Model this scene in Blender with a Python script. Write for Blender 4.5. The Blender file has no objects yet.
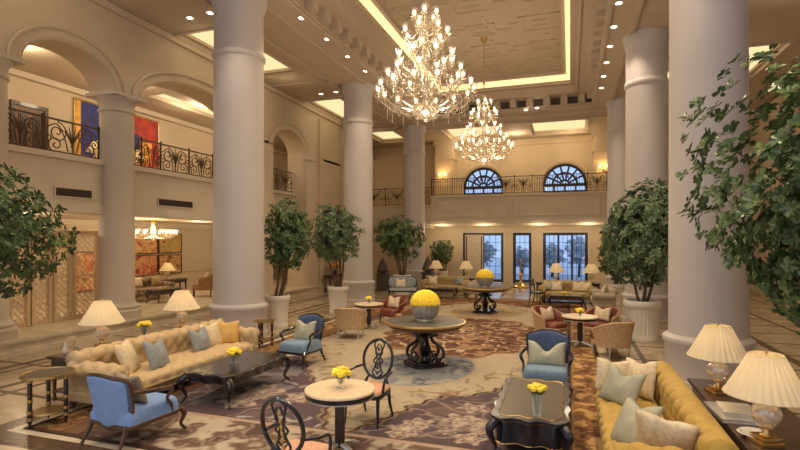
import bpy, math, random
import numpy as np
from mathutils import Vector, Matrix
random.seed(7)
C = bpy.context.scene.collection
PI = math.pi
sin, cos, sqrt = math.sin, math.cos, math.sqrt

# ------------------------------------------------------------------ camera model
F, CX, HY, CH = 505.0, 400.0, 240.0, 2.5
PSI = math.atan(170 / F)
SP, CP = sin(PSI), cos(PSI)

def ray(u):
    a = (u - CX) / F
    return (-SP + a * CP, CP + a * SP)

def P(u, v, z=0.0):            # the point of height z seen in a direction
    d = (CH - z) * F / (v - HY)
    r = ray(u)
    return (r[0] * d, r[1] * d)

def PX(u, v, X):               # the point on the plane x = X
    r = ray(u); d = X / r[0]
    return (r[1] * d, CH + (HY - v) * d / F)

def PY(u, v, Y):               # the point on the plane y = Y
    r = ray(u); d = Y / r[1]
    return (r[0] * d, CH + (HY - v) * d / F)

cam = bpy.data.cameras.new('camera')
cam.sensor_width = 36.0
cam.lens = F / 800 * 36.0
cam.shift_y = 15 / 800
cam.clip_end = 300
co = bpy.data.objects.new('camera', cam); C.objects.link(co)
co.location = (0, 0, CH)
co.rotation_euler = (PI / 2, 0, PSI)
bpy.context.scene.camera = co

# ------------------------------------------------------------------ materials
def lin(c):
    return tuple(((x / 255) / 12.92 if x / 255 <= .04045 else ((x / 255 + .055) / 1.055) ** 2.4) for x in c) + (1.0,)

def newmat(name):
    m = bpy.data.materials.new(name); m.use_nodes = True
    nt = m.node_tree; nt.nodes.clear()
    out = nt.nodes.new('ShaderNodeOutputMaterial')
    return m, nt, out

def mat(name, c, rough=.6, metal=0.0, var=.12, scale=6.0, bump=0.0, bscale=40.0, coat=0.0, c2=None, sheen=0.0, spec=.5):
    m, nt, out = newmat(name)
    b = nt.nodes.new('ShaderNodeBsdfPrincipled')
    b.inputs['Roughness'].default_value = rough
    b.inputs['Metallic'].default_value = metal
    b.inputs['Coat Weight'].default_value = coat
    b.inputs['Sheen Weight'].default_value = sheen
    b.inputs['Specular IOR Level'].default_value = spec
    tc = nt.nodes.new('ShaderNodeTexCoord')
    n = nt.nodes.new('ShaderNodeTexNoise')
    n.inputs['Scale'].default_value = scale; n.inputs['Detail'].default_value = 4
    nt.links.new(tc.outputs['Object'], n.inputs['Vector'])
    r = nt.nodes.new('ShaderNodeValToRGB')
    l = lin(c)
    if c2 is None:
        a = tuple(x * (1 - var) for x in l[:3]) + (1,); bb = tuple(min(1, x * (1 + var)) for x in l[:3]) + (1,)
    else:
        a, bb = l, lin(c2)
    r.color_ramp.elements[0].position = .35; r.color_ramp.elements[0].color = a
    r.color_ramp.elements[1].position = .65; r.color_ramp.elements[1].color = bb
    nt.links.new(n.outputs['Fac'], r.inputs['Fac'])
    nt.links.new(r.outputs['Color'], b.inputs['Base Color'])
    if bump:
        n2 = nt.nodes.new('ShaderNodeTexNoise'); n2.inputs['Scale'].default_value = bscale
        nt.links.new(tc.outputs['Object'], n2.inputs['Vector'])
        bp = nt.nodes.new('ShaderNodeBump'); bp.inputs['Strength'].default_value = bump; bp.inputs['Distance'].default_value = .01
        nt.links.new(n2.outputs['Fac'], bp.inputs['Height'])
        nt.links.new(bp.outputs['Normal'], b.inputs['Normal'])
    nt.links.new(b.outputs[0], out.inputs[0])
    return m

def emit(name, c, s):
    m, nt, out = newmat(name)
    e = nt.nodes.new('ShaderNodeEmission')
    e.inputs['Color'].default_value = lin(c); e.inputs['Strength'].default_value = s
    nt.links.new(e.outputs[0], out.inputs[0])
    return m

def glassmat(name, tint=(255, 255, 255), clear=.6, diff=.12, rough=.04):
    m, nt, out = newmat(name)
    t = nt.nodes.new('ShaderNodeBsdfTransparent'); t.inputs[0].default_value = lin(tint)
    g = nt.nodes.new('ShaderNodeBsdfGlossy'); g.inputs['Roughness'].default_value = rough
    g.inputs['Color'].default_value = (1, 1, 1, 1)
    d = nt.nodes.new('ShaderNodeBsdfDiffuse'); d.inputs[0].default_value = lin(tint)
    lw = nt.nodes.new('ShaderNodeLayerWeight'); lw.inputs['Blend'].default_value = .45
    mr = nt.nodes.new('ShaderNodeMapRange')
    mr.inputs['To Min'].default_value = (1 - clear) * .35; mr.inputs['To Max'].default_value = min(1, (1 - clear) * 2.0)
    nt.links.new(lw.outputs['Facing'], mr.inputs['Value'])
    mx = nt.nodes.new('ShaderNodeMixShader'); mx2 = nt.nodes.new('ShaderNodeMixShader')
    nt.links.new(mr.outputs[0], mx.inputs[0]); nt.links.new(t.outputs[0], mx.inputs[1]); nt.links.new(g.outputs[0], mx.inputs[2])
    mx2.inputs[0].default_value = diff
    nt.links.new(mx.outputs[0], mx2.inputs[1]); nt.links.new(d.outputs[0], mx2.inputs[2])
    nt.links.new(mx2.outputs[0], out.inputs[0])
    return m

def shademat(name, c, tr=.55):
    m, nt, out = newmat(name)
    d = nt.nodes.new('ShaderNodeBsdfDiffuse'); t = nt.nodes.new('ShaderNodeBsdfTranslucent')
    d.inputs[0].default_value = lin(c); t.inputs[0].default_value = lin(c)
    mx = nt.nodes.new('ShaderNodeMixShader'); mx.inputs[0].default_value = tr
    nt.links.new(d.outputs[0], mx.inputs[1]); nt.links.new(t.outputs[0], mx.inputs[2]); nt.links.new(mx.outputs[0], out.inputs[0])
    return m

def attrmat(name, rough=.9, bump=.3):
    m, nt, out = newmat(name)
    b = nt.nodes.new('ShaderNodeBsdfPrincipled'); b.inputs['Roughness'].default_value = rough
    b.inputs['Specular IOR Level'].default_value = .2
    a = nt.nodes.new('ShaderNodeAttribute'); a.attribute_name = 'pattern'
    nt.links.new(a.outputs['Color'], b.inputs['Base Color'])
    nt.links.new(b.outputs[0], out.inputs[0])
    return m

def floormat():
    m, nt, out = newmat('marble_floor')
    b = nt.nodes.new('ShaderNodeBsdfPrincipled'); b.inputs['Roughness'].default_value = .22
    b.inputs['Specular IOR Level'].default_value = .5
    tc = nt.nodes.new('ShaderNodeTexCoord')
    br = nt.nodes.new('ShaderNodeTexBrick'); br.offset = 0; br.squash = 1
    br.inputs['Scale'].default_value = 1.0; br.inputs['Brick Width'].default_value = 1.45; br.inputs['Row Height'].default_value = 1.45
    br.inputs['Mortar Size'].default_value = .055; br.inputs['Mortar Smooth'].default_value = .0
    br.inputs['Color1'].default_value = lin((196, 178, 150)); br.inputs['Color2'].default_value = lin((184, 165, 136))
    br.inputs['Mortar'].default_value = lin((92, 74, 58))
    nt.links.new(tc.outputs['Object'], br.inputs['Vector'])
    n = nt.nodes.new('ShaderNodeTexNoise'); n.inputs['Scale'].default_value = 1.6; n.inputs['Detail'].default_value = 8; n.inputs['Distortion'].default_value = 1.2
    nt.links.new(tc.outputs['Object'], n.inputs['Vector'])
    r = nt.nodes.new('ShaderNodeValToRGB')
    r.color_ramp.elements[0].position = .35; r.color_ramp.elements[0].color = (.72, .7, .68, 1)
    r.color_ramp.elements[1].position = .6; r.color_ramp.elements[1].color = (1, 1, 1, 1)
    nt.links.new(n.outputs['Fac'], r.inputs['Fac'])
    mx = nt.nodes.new('ShaderNodeMix'); mx.data_type = 'RGBA'; mx.blend_type = 'MULTIPLY'; mx.inputs['Factor'].default_value = 1
    nt.links.new(br.outputs['Color'], mx.inputs['A']); nt.links.new(r.outputs['Color'], mx.inputs['B'])
    nt.links.new(mx.outputs['Result'], b.inputs['Base Color'])
    nt.links.new(b.outputs[0], out.inputs[0])
    return m

M = dict(
    floor=floormat(),
    inlay=mat('brown_marble', (88, 68, 54), .25, var=.25, scale=3),
    cream_marble=mat('cream_marble', (205, 190, 165), .25, var=.1, scale=3),
    wall=mat('warm_wall', (200, 182, 158), .75, var=.03, scale=1.5),
    wall_back=mat('gold_wall', (212, 190, 158), .75, var=.03, scale=1.5),
    band=mat('cream_plaster', (206, 192, 170), .7, var=.03, scale=1.5),
    ceil=mat('beige_ceiling', (194, 176, 154), .8, var=.03, scale=1.2),
    relief=mat('relief_plaster', (196, 176, 152), .8, var=.04),
    column=mat('stone_column', (192, 184, 180), .55, var=.03, scale=1.2),
    arcade_column=mat('arcade_stone', (196, 182, 164), .6, var=.03, scale=1.2),
    cove=emit('cove_glow', (255, 218, 150), 1.5),
    laylight=emit('laylight', (255, 224, 165), 1.05),
    bulb=emit('bulb', (255, 238, 206), 7.0),
    downlight=emit('downlight', (255, 238, 205), 12.0),
    crystal=glassmat('crystal', (255, 246, 230), .55, .15),
    clear=glassmat('clear_glass', (245, 250, 250), .75, .04),
    pane=glassmat('window_pane', (226, 239, 255), .94, .0),
    brass=mat('brass', (206, 172, 108), .28, 1.0, var=.08),
    gold=mat('gilding', (188, 158, 100), .35, .9, var=.12),
    silver=mat('silver', (212, 209, 202), .38, .75, var=.12),
    iron=mat('wrought_iron', (74, 56, 36), .5, .5, var=.15),
    black=mat('black_lacquer', (22, 20, 24), .18, coat=.6, var=.2),
    navy=mat('blue_black_lacquer', (22, 24, 38), .3, coat=.25, var=.2),
    wood=mat('dark_wood', (58, 38, 28), .35, coat=.3, var=.25, scale=12),
    brown_frame=mat('brown_frame_wood', (74, 48, 32), .35, coat=.2, var=.2, scale=12),
    midwood=mat('brown_wood', (104, 70, 44), .4, var=.2, scale=12),
    console=mat('console_wood', (70, 50, 42), .28, coat=.4, var=.2, scale=10),
    taupe_glass=mat('taupe_table_top', (88, 78, 64), .45, var=.08, spec=.35),
    stone_top=mat('beige_stone_top', (224, 200, 166), .3, var=.1, scale=8),
    grey_top=mat('grey_marble_top', (84, 78, 70), .5, spec=.3, var=.18, scale=5),
    blue=mat('blue_velvet', (74, 100, 136), .7, sheen=.1, var=.12, scale=14),
    blue_light=mat('light_blue_linen', (116, 148, 196), .8, sheen=.05, var=.06, scale=20),
    blue_seat=mat('teal_blue_seat', (112, 138, 158), .6, sheen=.1, var=.08, scale=14),
    blue_dark=mat('deep_blue_velvet', (58, 76, 110), .7, sheen=.1, var=.12, scale=14),
    cream_sofa=mat('cream_velvet', (190, 163, 120), .65, sheen=.1, var=.08, scale=10),
    gold_sofa=mat('gold_velvet', (180, 146, 60), .65, sheen=.1, var=.1, scale=10),
    olive=mat('olive_gold_velvet', (162, 138, 86), .7, sheen=.1, var=.1, scale=10),
    grey_sofa=mat('grey_beige_fabric', (166, 152, 130), .8, var=.1, scale=10),
    sage=mat('sage_silk', (164, 162, 138), .42, sheen=.05, var=.08, scale=10),
    slate=mat('blue_grey_silk', (138, 144, 144), .45, sheen=.05, var=.14, scale=10),
    creamcloth=mat('cream_brocade', (224, 208, 176), .6, var=.0, scale=22, c2=(206, 182, 142)),
    taupecloth=mat('taupe_cloth', (150, 134, 108), .6, var=.1, scale=14),
    yellowcloth=mat('gold_silk', (206, 164, 84), .5, sheen=.05, var=.1, scale=10),
    peach=mat('peach_fabric', (206, 156, 128), .8, var=.06, scale=20),
    maroon=mat('maroon_leather', (118, 58, 42), .45, var=.15, scale=9),
    weave=mat('beige_weave', (206, 178, 138), .7, scale=34, c2=(172, 138, 98), bump=.4, bscale=60),
    tan=mat('tan_fabric', (146, 108, 70), .7, var=.1, scale=10),
    floral=mat('floral_fabric', (92, 62, 56), .8, scale=9, c2=(176, 152, 128)),
    shade=shademat('pleated_shade', (240, 226, 194), .32),
    planter=mat('white_planter', (226, 218, 204), .55, var=.04),
    soil=mat('soil', (58, 44, 32), .95, var=.3, scale=30),
    bark=mat('bark', (92, 74, 56), .85, var=.25, scale=20, bump=.5),
    leaf=mat('leaf_green', (62, 86, 48), .4, scale=3.5, c2=(106, 128, 78)),
    leaf_big=mat('dark_glossy_leaf', (58, 82, 44), .3, scale=3.5, c2=(116, 136, 82)),
    leaf_pale=mat('grey_green_leaf', (74, 98, 62), .45, scale=3, c2=(122, 142, 102)),
    yellow=mat('yellow_petals', (254, 212, 34), .6, var=.0, scale=22, c2=(255, 230, 80)),
    stem=mat('green_stem', (82, 112, 52), .6),
    orange=mat('orange_petals', (226, 134, 50), .6, scale=20, c2=(240, 190, 90)),
    white=mat('white_ceramic', (236, 232, 224), .25, coat=.4, var=.02),
    paper=mat('grey_book_cover', (150, 146, 142), .35, coat=.3, var=.08),
    pages=mat('book_pages', (226, 218, 200), .8, var=.04),
    frame_dark=mat('dark_window_frame', (36, 30, 30), .45, var=.15),
    door_panel=mat('beige_door_panel', (206, 190, 164), .5, var=.08),
    vent=mat('dark_vent', (64, 50, 40), .6, var=.1),
    lattice=mat('lattice_wood', (206, 180, 144), .5, var=.1, scale=12),
    bronze=mat('grey_bronze', (92, 82, 76), .5, .4, var=.2),
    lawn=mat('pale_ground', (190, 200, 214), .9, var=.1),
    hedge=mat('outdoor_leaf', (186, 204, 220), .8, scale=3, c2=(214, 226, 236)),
)

# ------------------------------------------------------------------ mesh builder
class MB:
    def __init__(s):
        s.v = []; s.f = []; s.mi = []; s.m = 0; s.T = None
    def add(s, vs, fs):
        o = len(s.v)
        if s.T is not None: vs = [tuple(s.T @ Vector(p)) for p in vs]
        s.v.extend(tuple(p) for p in vs)
        s.f.extend(tuple(i + o for i in f) for f in fs)
        s.mi.extend([s.m] * len(fs)); return s
    def box(s, x0, x1, y0, y1, z0, z1):
        vs = [(x, y, z) for z in (z0, z1) for y in (y0, y1) for x in (x0, x1)]
        return s.add(vs, [(0, 2, 3, 1), (4, 5, 7, 6), (0, 1, 5, 4), (2, 6, 7, 3), (0, 4, 6, 2), (1, 3, 7, 5)])
    def lathe(s, prof, n=32, c=(0, 0, 0), mod=None, sx=1, sy=1, caps=True):
        vs, fs = [], []
        for (r, z) in prof:
            for k in range(n):
                a = 2 * PI * k / n
                rr = r * (mod(a, z) if mod else 1)
                vs.append((c[0] + rr * cos(a) * sx, c[1] + rr * sin(a) * sy, c[2] + z))
        for i in range(len(prof) - 1):
            for k in range(n):
                k2 = (k + 1) % n
                fs.append((i * n + k, i * n + k2, (i + 1) * n + k2, (i + 1) * n + k))
        if caps:
            fs.append(tuple(reversed(range(n)))); b = (len(prof) - 1) * n
            fs.append(tuple(b + k for k in range(n)))
        return s.add(vs, fs)
    def tube(s, pts, r, n=8, closed=False, flat=1.0):
        pts = [Vector(p) for p in pts]; m = len(pts)
        rs = r if isinstance(r, (list, tuple)) else [r] * m
        if len(rs) != m:
            rs = [rs[min(len(rs) - 2, int(i / (m - 1) * (len(rs) - 1)))] * (1 - ((i / (m - 1) * (len(rs) - 1)) - min(len(rs) - 2, int(i / (m - 1) * (len(rs) - 1)))))
                  + rs[min(len(rs) - 1, int(i / (m - 1) * (len(rs) - 1)) + 1)] * ((i / (m - 1) * (len(rs) - 1)) - min(len(rs) - 2, int(i / (m - 1) * (len(rs) - 1)))) for i in range(m)]
        tans = []
        for i in range(m):
            a = pts[(i - 1) % m] if (closed or i > 0) else pts[i]
            b = pts[(i + 1) % m] if (closed or i < m - 1) else pts[i]
            t = (b - a); t = t.normalized() if t.length > 1e-9 else Vector((0, 0, 1)); tans.append(t)
        up = Vector((0, 0, 1)) if abs(tans[0].z) < .9 else Vector((1, 0, 0))
        nrm = (up - tans[0] * up.dot(tans[0])).normalized()
        vs, fs = [], []
        for i in range(m):
            t = tans[i]; nrm = nrm - t * nrm.dot(t)
            nrm = nrm.normalized() if nrm.length > 1e-6 else t.orthogonal().normalized()
            bn = t.cross(nrm)
            for k in range(n):
                a = 2 * PI * k / n
                vs.append(tuple(pts[i] + nrm * (rs[i] * cos(a)) + bn * (rs[i] * sin(a) * flat)))
        for i in range(m if closed else m - 1):
            i2 = (i + 1) % m
            for k in range(n):
                k2 = (k + 1) % n
                fs.append((i * n + k, i * n + k2, i2 * n + k2, i2 * n + k))
        if not closed:
            fs.append(tuple(reversed(range(n)))); fs.append(tuple((m - 1) * n + k for k in range(n)))
        return s.add(vs, fs)
    def prism(s, poly, z0, z1, fn=None):
        n = len(poly); fn = fn or (lambda a, b, c: (a, b, c))
        vs = [fn(x, y, z0) for x, y in poly] + [fn(x, y, z1) for x, y in poly]
        fs = [tuple(reversed(range(n))), tuple(range(n, 2 * n))] + [(k, (k + 1) % n, n + (k + 1) % n, n + k) for k in range(n)]
        return s.add(vs, fs)
    def pad(s, outline, tf, tb, fn):
        n = len(outline); cx = sum(p[0] for p in outline) / n; cy = sum(p[1] for p in outline) / n
        prof = [(1, 0), (.985, .4), (.95, .68), (.85, .88), (.6, .97), (.3, 1)]
        rings = [(q, tf * h) for q, h in reversed(prof)] + [(q, -tb * h) for q, h in prof[1:]]
        vs, fs = [], []
        for q, h in rings:
            vs += [fn(cx + (x - cx) * q, cy + (y - cy) * q, h) for x, y in outline]
        for i in range(len(rings) - 1):
            for k in range(n):
                fs.append((i * n + k, i * n + (k + 1) % n, (i + 1) * n + (k + 1) % n, (i + 1) * n + k))
        fs.append(tuple(reversed(range(n)))); b = (len(rings) - 1) * n; fs.append(tuple(b + k for k in range(n)))
        return s.add(vs, fs)
    def grid(s, nu, nv, fn):
        vs = [fn(i / nu, j / nv) for j in range(nv + 1) for i in range(nu + 1)]
        fs = [(j * (nu + 1) + i, j * (nu + 1) + i + 1, (j + 1) * (nu + 1) + i + 1, (j + 1) * (nu + 1) + i) for j in range(nv) for i in range(nu)]
        return s.add(vs, fs)
    def octa(s, c, r, h):
        x, y, z = c
        return s.add([(x + r, y, z), (x, y + r, z), (x - r, y, z), (x, y - r, z), (x, y, z + h), (x, y, z - h)],
                     [(0, 1, 4), (1, 2, 4), (2, 3, 4), (3, 0, 4), (1, 0, 5), (2, 1, 5), (3, 2, 5), (0, 3, 5)])
    def ball(s, c, r, n=10, m=6, sz=1.0):
        prof = [(max(1e-4, r * sin(PI * i / m)), -r * cos(PI * i / m) * sz) for i in range(m + 1)]
        return s.lathe(prof, n, c)
    def build(s, name, mats, parent=None, smooth=True, bevel=0.0, ang=.7, fixn=True):
        me = bpy.data.meshes.new(name)
        me.from_pydata(s.v, [], s.f)
        mats = mats if isinstance(mats, (list, tuple)) else [mats]
        for m_ in mats: me.materials.append(m_)
        if len(mats) > 1: me.polygons.foreach_set('material_index', s.mi)
        if fixn:
            import bmesh
            bm = bmesh.new(); bm.from_mesh(me); bmesh.ops.recalc_face_normals(bm, faces=bm.faces); bm.to_mesh(me); bm.free()
        if smooth:
            me.polygons.foreach_set('use_smooth', [True] * len(me.polygons))
            me.set_sharp_from_angle(angle=ang)
        me.update()
        o = bpy.data.objects.new(name, me); C.objects.link(o)
        if parent: o.parent = parent
        if bevel:
            b = o.modifiers.new('bevel', 'BEVEL'); b.width = bevel; b.segments = 2; b.limit_method = 'ANGLE'
        return o

def thing(name, label, cat, loc=(0, 0, 0), rotz=0.0, group=None):
    o = bpy.data.objects.new(name, None); C.objects.link(o)
    o.location = loc; o.rotation_euler = (0, 0, rotz); o.empty_display_size = .1
    o['label'] = label; o['category'] = cat
    if group: o['group'] = group
    return o

def tag(o, label, cat, group=None, kind=None):
    o['label'] = label; o['category'] = cat
    if group: o['group'] = group
    if kind: o['kind'] = kind
    return o

def struct(o):
    o['kind'] = 'structure'; return o

def dup(root, loc, rotz=None, label=None, scale=None):
    def cp(o, par):
        c = o.copy(); C.objects.link(c)
        if par: c.parent = par
        for ch in o.children: cp(ch, c)
        return c
    r = cp(root, None); r.location = loc
    if rotz is not None: r.rotation_euler = (0, 0, rotz)
    if label: r['label'] = label
    if scale: r.scale = (scale,) * 3
    return r

def plight(name, loc, power, col=(255, 214, 150), r=.1, parent=None, spot=None):
    l = bpy.data.lights.new(name, 'SPOT' if spot else 'POINT')
    l.energy = power; l.color = lin(col)[:3]; l.shadow_soft_size = r
    if spot: l.spot_size = spot; l.spot_blend = .6
    o = bpy.data.objects.new(name, l); C.objects.link(o); o.location = loc
    if parent: o.parent = parent
    return o

def catmull(pts, n, closed=False):
    pts = [Vector(p) for p in pts]; m = len(pts); out = []
    segs = m if closed else m - 1
    for i in range(segs):
        g = lambda k: pts[k % m] if closed else pts[max(0, min(m - 1, k))]
        p0, p1, p2, p3 = g(i - 1), g(i), g(i + 1), g(i + 2)
        for k in range(n):
            t = k / n
            out.append(.5 * ((2 * p1) + (p2 - p0) * t + (2 * p0 - 5 * p1 + 4 * p2 - p3) * t * t + (3 * p1 - p0 - 3 * p2 + p3) * t ** 3))
    if not closed: out.append(pts[-1])
    return out

def rrect(w, h, r, n=5, cx=0, cy=0):
    o = []
    for (sx, sy, a0) in ((1, 1, 0), (-1, 1, PI / 2), (-1, -1, PI), (1, -1, 1.5 * PI)):
        for k in range(n + 1):
            a = a0 + PI / 2 * k / n
            o.append((cx + sx * (w / 2 - r) + r * cos(a), cy + sy * (h / 2 - r) + r * sin(a)))
    return o

# ------------------------------------------------------------------ THE SETTING
HZ = 8.75                      # ceiling height
XW, XA, XL, XR, XE = -17.0, -12.0, -8.2, 2.2, 8.6   # far left wall, arcade, columns, right wall
YF, YB = -3.0, 30.0

MB().box(XW - .2, XE + .2, YF, 33, -.2, 0).build('floor', M['floor'], smooth=False)['kind'] = 'structure'
bpy.data.objects['floor'].location.z = 0
k = 0
def trim(mb, m, bevel=0.0, smooth=False):
    global k; k += 1
    return struct(mb.build('trim_%d' % k, m, bevel=bevel, smooth=smooth))
b = MB()
for (x0, x1, y0, y1) in ((-7.3, 1.2, 4.35, 4.62), (-7.3, -7.0, 4.62, 21.6), (.78, 1.02, 4.62, 21.6), (-7.3, 1.02, 21.6, 21.9),
                         (-10.55, -10.38, 0, 29), (-11.6, -11.45, 0, 29), (4.3, 4.48, 0, 29), (-17, -7.3, 3.2, 3.35), (-9.2, -9.06, 0, 29)):
    b.box(x0, x1, y0, y1, 0, .004)
trim(b, M['inlay'])
b = MB(); b.box(-7.0, 1.0, 4.62, 4.72, 0, .004); b.box(-7.0, -6.86, 4.72, 21.6, 0, .004); b.box(.6, .78, 4.72, 21.6, 0, .004)
trim(b, M['cream_marble'])

def slab(mb, xs0, xs1, ys0, ys1, z, holes, zt=None):
    xs = sorted({xs0, xs1, *[h[0] for h in holes], *[h[1] for h in holes]}); ys = sorted({ys0, ys1, *[h[2] for h in holes], *[h[3] for h in holes]})
    for i in range(len(xs) - 1):
        for j in range(len(ys) - 1):
            mx, my = (xs[i] + xs[i + 1]) / 2, (ys[j] + ys[j + 1]) / 2
            if any(h[0] < mx < h[1] and h[2] < my < h[3] for h in holes): continue
            mb.add([(xs[i], ys[j], z), (xs[i + 1], ys[j], z), (xs[i + 1], ys[j + 1], z), (xs[i], ys[j + 1], z)], [(0, 3, 2, 1)])
def riser(mb, h, z0, z1):
    x0, x1, y0, y1 = h
    mb.add([(x0, y0, z0), (x1, y0, z0), (x1, y1, z0), (x0, y1, z0), (x0, y0, z1), (x1, y0, z1), (x1, y1, z1), (x0, y1, z1)],
           [(0, 1, 5, 4), (1, 2, 6, 5), (2, 3, 7, 6), (3, 0, 4, 7)])
def ringslab(mb, ho, hi, z):
    slab(mb, ho[0], ho[1], ho[2], ho[3], z, [hi])

HA = (-7.0, 1.0, 5.0, 25.0); HB = (-6.25, .25, 5.8, 24.2); HC = (-6.02, .02, 6.0, 23.95); HD = (-6.0, 0, 6.05, 23.92)
coff = [(-11.4, -9.5, 4.2, 8.6), (-11.4, -9.6, 12.4, 16.7), (-11.4, -9.6, 20.2, 24.2), (-11.4, -9.6, 26.9, 30.3),
        (3.4, 6.6, 11.0, 14.6), (3.4, 6.6, 19.0, 22.6), (-6.9, -3.9, 27.7, 31.0), (-2.1, .9, 27.7, 31.0)]
b = MB()
slab(b, XW - .2, XE + .2, YF, 33, HZ, [HA] + coff)
riser(b, HA, HZ, 9.25); ringslab(b, HA, HB, 9.25); riser(b, HB, 9.25, 9.55); ringslab(b, HB, HC, 9.55); riser(b, HC, 9.55, 9.68)
ringslab(b, HC, HD, 9.68)
HS = (-6.1, .1, 5.9, 24.05)
for h in coff:
    hi = (h[0] + .12, h[1] - .12, h[2] + .12, h[3] - .12)
    riser(b, h, HZ, HZ + .1); ringslab(b, h, hi, HZ + .1); riser(b, hi, HZ + .1, HZ + .2)
b.box(XW - .2, XE + .2, YF, 33, 10.6, 10.8)
struct(b.build('ceiling', M['ceil'], smooth=False, fixn=False))
# coffer top with interlocking plaster relief
b = MB(); b.add([(-6.6, 5.4, 10.05), (.6, 5.4, 10.05), (.6, 24.6, 10.05), (-6.6, 24.6, 10.05)], [(0, 3, 2, 1)])
NB = [0]
def bar(x0, y0, x1, y1, z=10.06, w=.06, t=.034):
    NB[0] += 1; t += .0011 * (NB[0] % 11)
    b.box(min(x0, x1) - w, max(x0, x1) + w, min(y0, y1) - w, max(y0, y1) + w, z - t, z)
for iy in range(8):
    for ix in range(3):
        cx, cy = -5 + ix * 2, 7.4 + iy * 2.15
        q = .62 if (ix + iy) % 2 else .45
        for (x0, y0, x1, y1) in ((-q, -q, q, -q), (q, -q, q, q), (q, q, -q, q), (-q, q, -q, -q)):
            bar(cx + x0, cy + y0, cx + x1, cy + y1)
        bar(cx + q, cy + .2, cx + 1.0, cy + .2); bar(cx - 1.0, cy - .2, cx - q, cy - .2)
        bar(cx - .2, cy + q, cx - .2, cy + 1.07); bar(cx + .2, cy - 1.07, cx + .2, cy - q)
        bar(cx - .22, cy - .22, cx + .22, cy - .22, w=.03); bar(cx - .22, cy + .22, cx + .22, cy + .22, w=.03)
trim(b, M['relief'])
# cove around the coffer, made to glow itself in place of its hidden light
b = MB()
b.add([(-6.0, 6.05, 9.69), (0, 6.05, 9.69), (0, 23.92, 9.69), (-6.0, 23.92, 9.69), (-5.84, 6.25, 9.9), (-.16, 6.25, 9.9), (-.16, 23.72, 9.9), (-5.84, 23.72, 9.9)],
      [(0, 1, 5, 4), (1, 2, 6, 5), (2, 3, 7, 6), (3, 0, 4, 7)])
o = trim(b, M['cove'], smooth=False)
b = MB(); ringslab(b, (-5.84, -.16, 6.25, 23.72), (-5.7, -.3, 6.4, 23.58), 9.9); riser(b, (-5.7, -.3, 6.4, 23.58), 9.9, 10.06); trim(b, M['ceil'])
# modillions in the stepped cornice
b = MB()
for i in range(25):
    y = 5.6 + i * .78
    for x0, x1 in ((-7.0, -6.72), (.72, 1.0)):
        b.box(x0, x1, y - .17, y + .17, 8.93, 9.2); b.box(x0, x1, y - .22, y + .22, 9.2, 9.25)
for i in range(10):
    x = -6.5 + i * .78
    b.box(x - .14, x + .14, 24.72, 25.0, 8.86, 9.25)
trim(b, M['ceil'])
b = MB()
for i in range(10):
    x = -6.11 + i * .78; b.box(x - .2, x + .2, 24.94, 25.0, 8.9, 9.2)
trim(b, M['vent'])
b = MB()
for (h, z, w) in ((HA, HZ, .09), (HB, 9.25, .07), (HA, 8.86, .05)):
    x0, x1, y0, y1 = h
    d = .05
    for (a0, a1, c0, c1) in ((x0 - w, x0 + d, y0 - w, y1 + w), (x1 - d, x1 + w, y0 - w, y1 + w), (x0 - w, x1 + w, y0 - w, y0 + d), (x0 - w, x1 + w, y1 - d, y1 + w)):
        b.box(a0, a1, c0, c1, z - .05, z + .02)
for x in (-7.75, 1.75, -9.0, 3.0):
    b.box(x - .07, x + .07, YF, 26, HZ - .07, HZ)
for y in (26.2, 27.0, 17.75, 25.6):
    b.box(-11.5, -8.9, y - .07, y + .07, HZ - .07, HZ)
b.box(-8, 2, 26.0, 26.12, HZ - .08, HZ); b.box(-8, 2, 27.2, 27.3, HZ - .08, HZ)
for h in coff:
    x0, x1, y0, y1 = h
    for (a0, a1, c0, c1) in ((x0 - .1, x0, y0 - .1, y1 + .1), (x1, x1 + .1, y0 - .1, y1 + .1), (x0, x1, y0 - .1, y0), (x0, x1, y1, y1 + .1)):
        b.box(a0, a1, c0, c1, HZ - .05, HZ)
trim(b, M['ceil'])
# glowing laylights of the side coffers
for i, h in enumerate(coff):
    b = MB(); x0, x1, y0, y1 = h[0] + .12, h[1] - .12, h[2] + .12, h[3] - .12
    b.add([(x0, y0, HZ + .2), (x1, y0, HZ + .2), (x1, y1, HZ + .2), (x0, y1, HZ + .2)], [(0, 3, 2, 1)])
    trim(b, M['laylight'], smooth=False)

# ---- arcade wall on the left
def arch_profile(y0, y1, zs, rise, n=28):
    c, r = (y0 + y1) / 2, (y1 - y0) / 2
    return [(c - r * cos(PI * i / n), zs + rise * sin(PI * i / n)) for i in range(n + 1)]
ARCH = [(-.6, 4.6, 6.5, 1.25), (5.2, 6.9, 6.5, .75), (7.95, 10.38, 6.5, .78), (11.25, 16.2, 6.5, .95), (18.0, 20.6, 6.4, .85)]
WX0, WX1 = -12.45, -11.55
b = MB(); y = YF
def wallseg(mb, y0, y1, z0, z1): mb.box(WX0, WX1, y0, y1, z0, z1)
for (a, c, zs, ri) in ARCH:
    wallseg(b, y, a, zs, HZ)
    pr = arch_profile(a, c, zs, ri)
    for (p, q) in zip(pr[:-1], pr[1:]):
        vs = [(x, yy, zz) for x in (WX0, WX1) for (yy, zz) in ((p[0], p[1]), (q[0], q[1]), (q[0], HZ), (p[0], HZ))]
        b.add(vs, [(0, 1, 2, 3), (7, 6, 5, 4), (0, 4, 5, 1), (3, 2, 6, 7)])
    y = c
wallseg(b, y, 26, 6.4, HZ)
wallseg(b, 16.2, 18.0, 0, 6.5); wallseg(b, 20.6, 26, 0, 6.5)
struct(b.build('wall_left', M['wall'], smooth=True, ang=.4))
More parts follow.
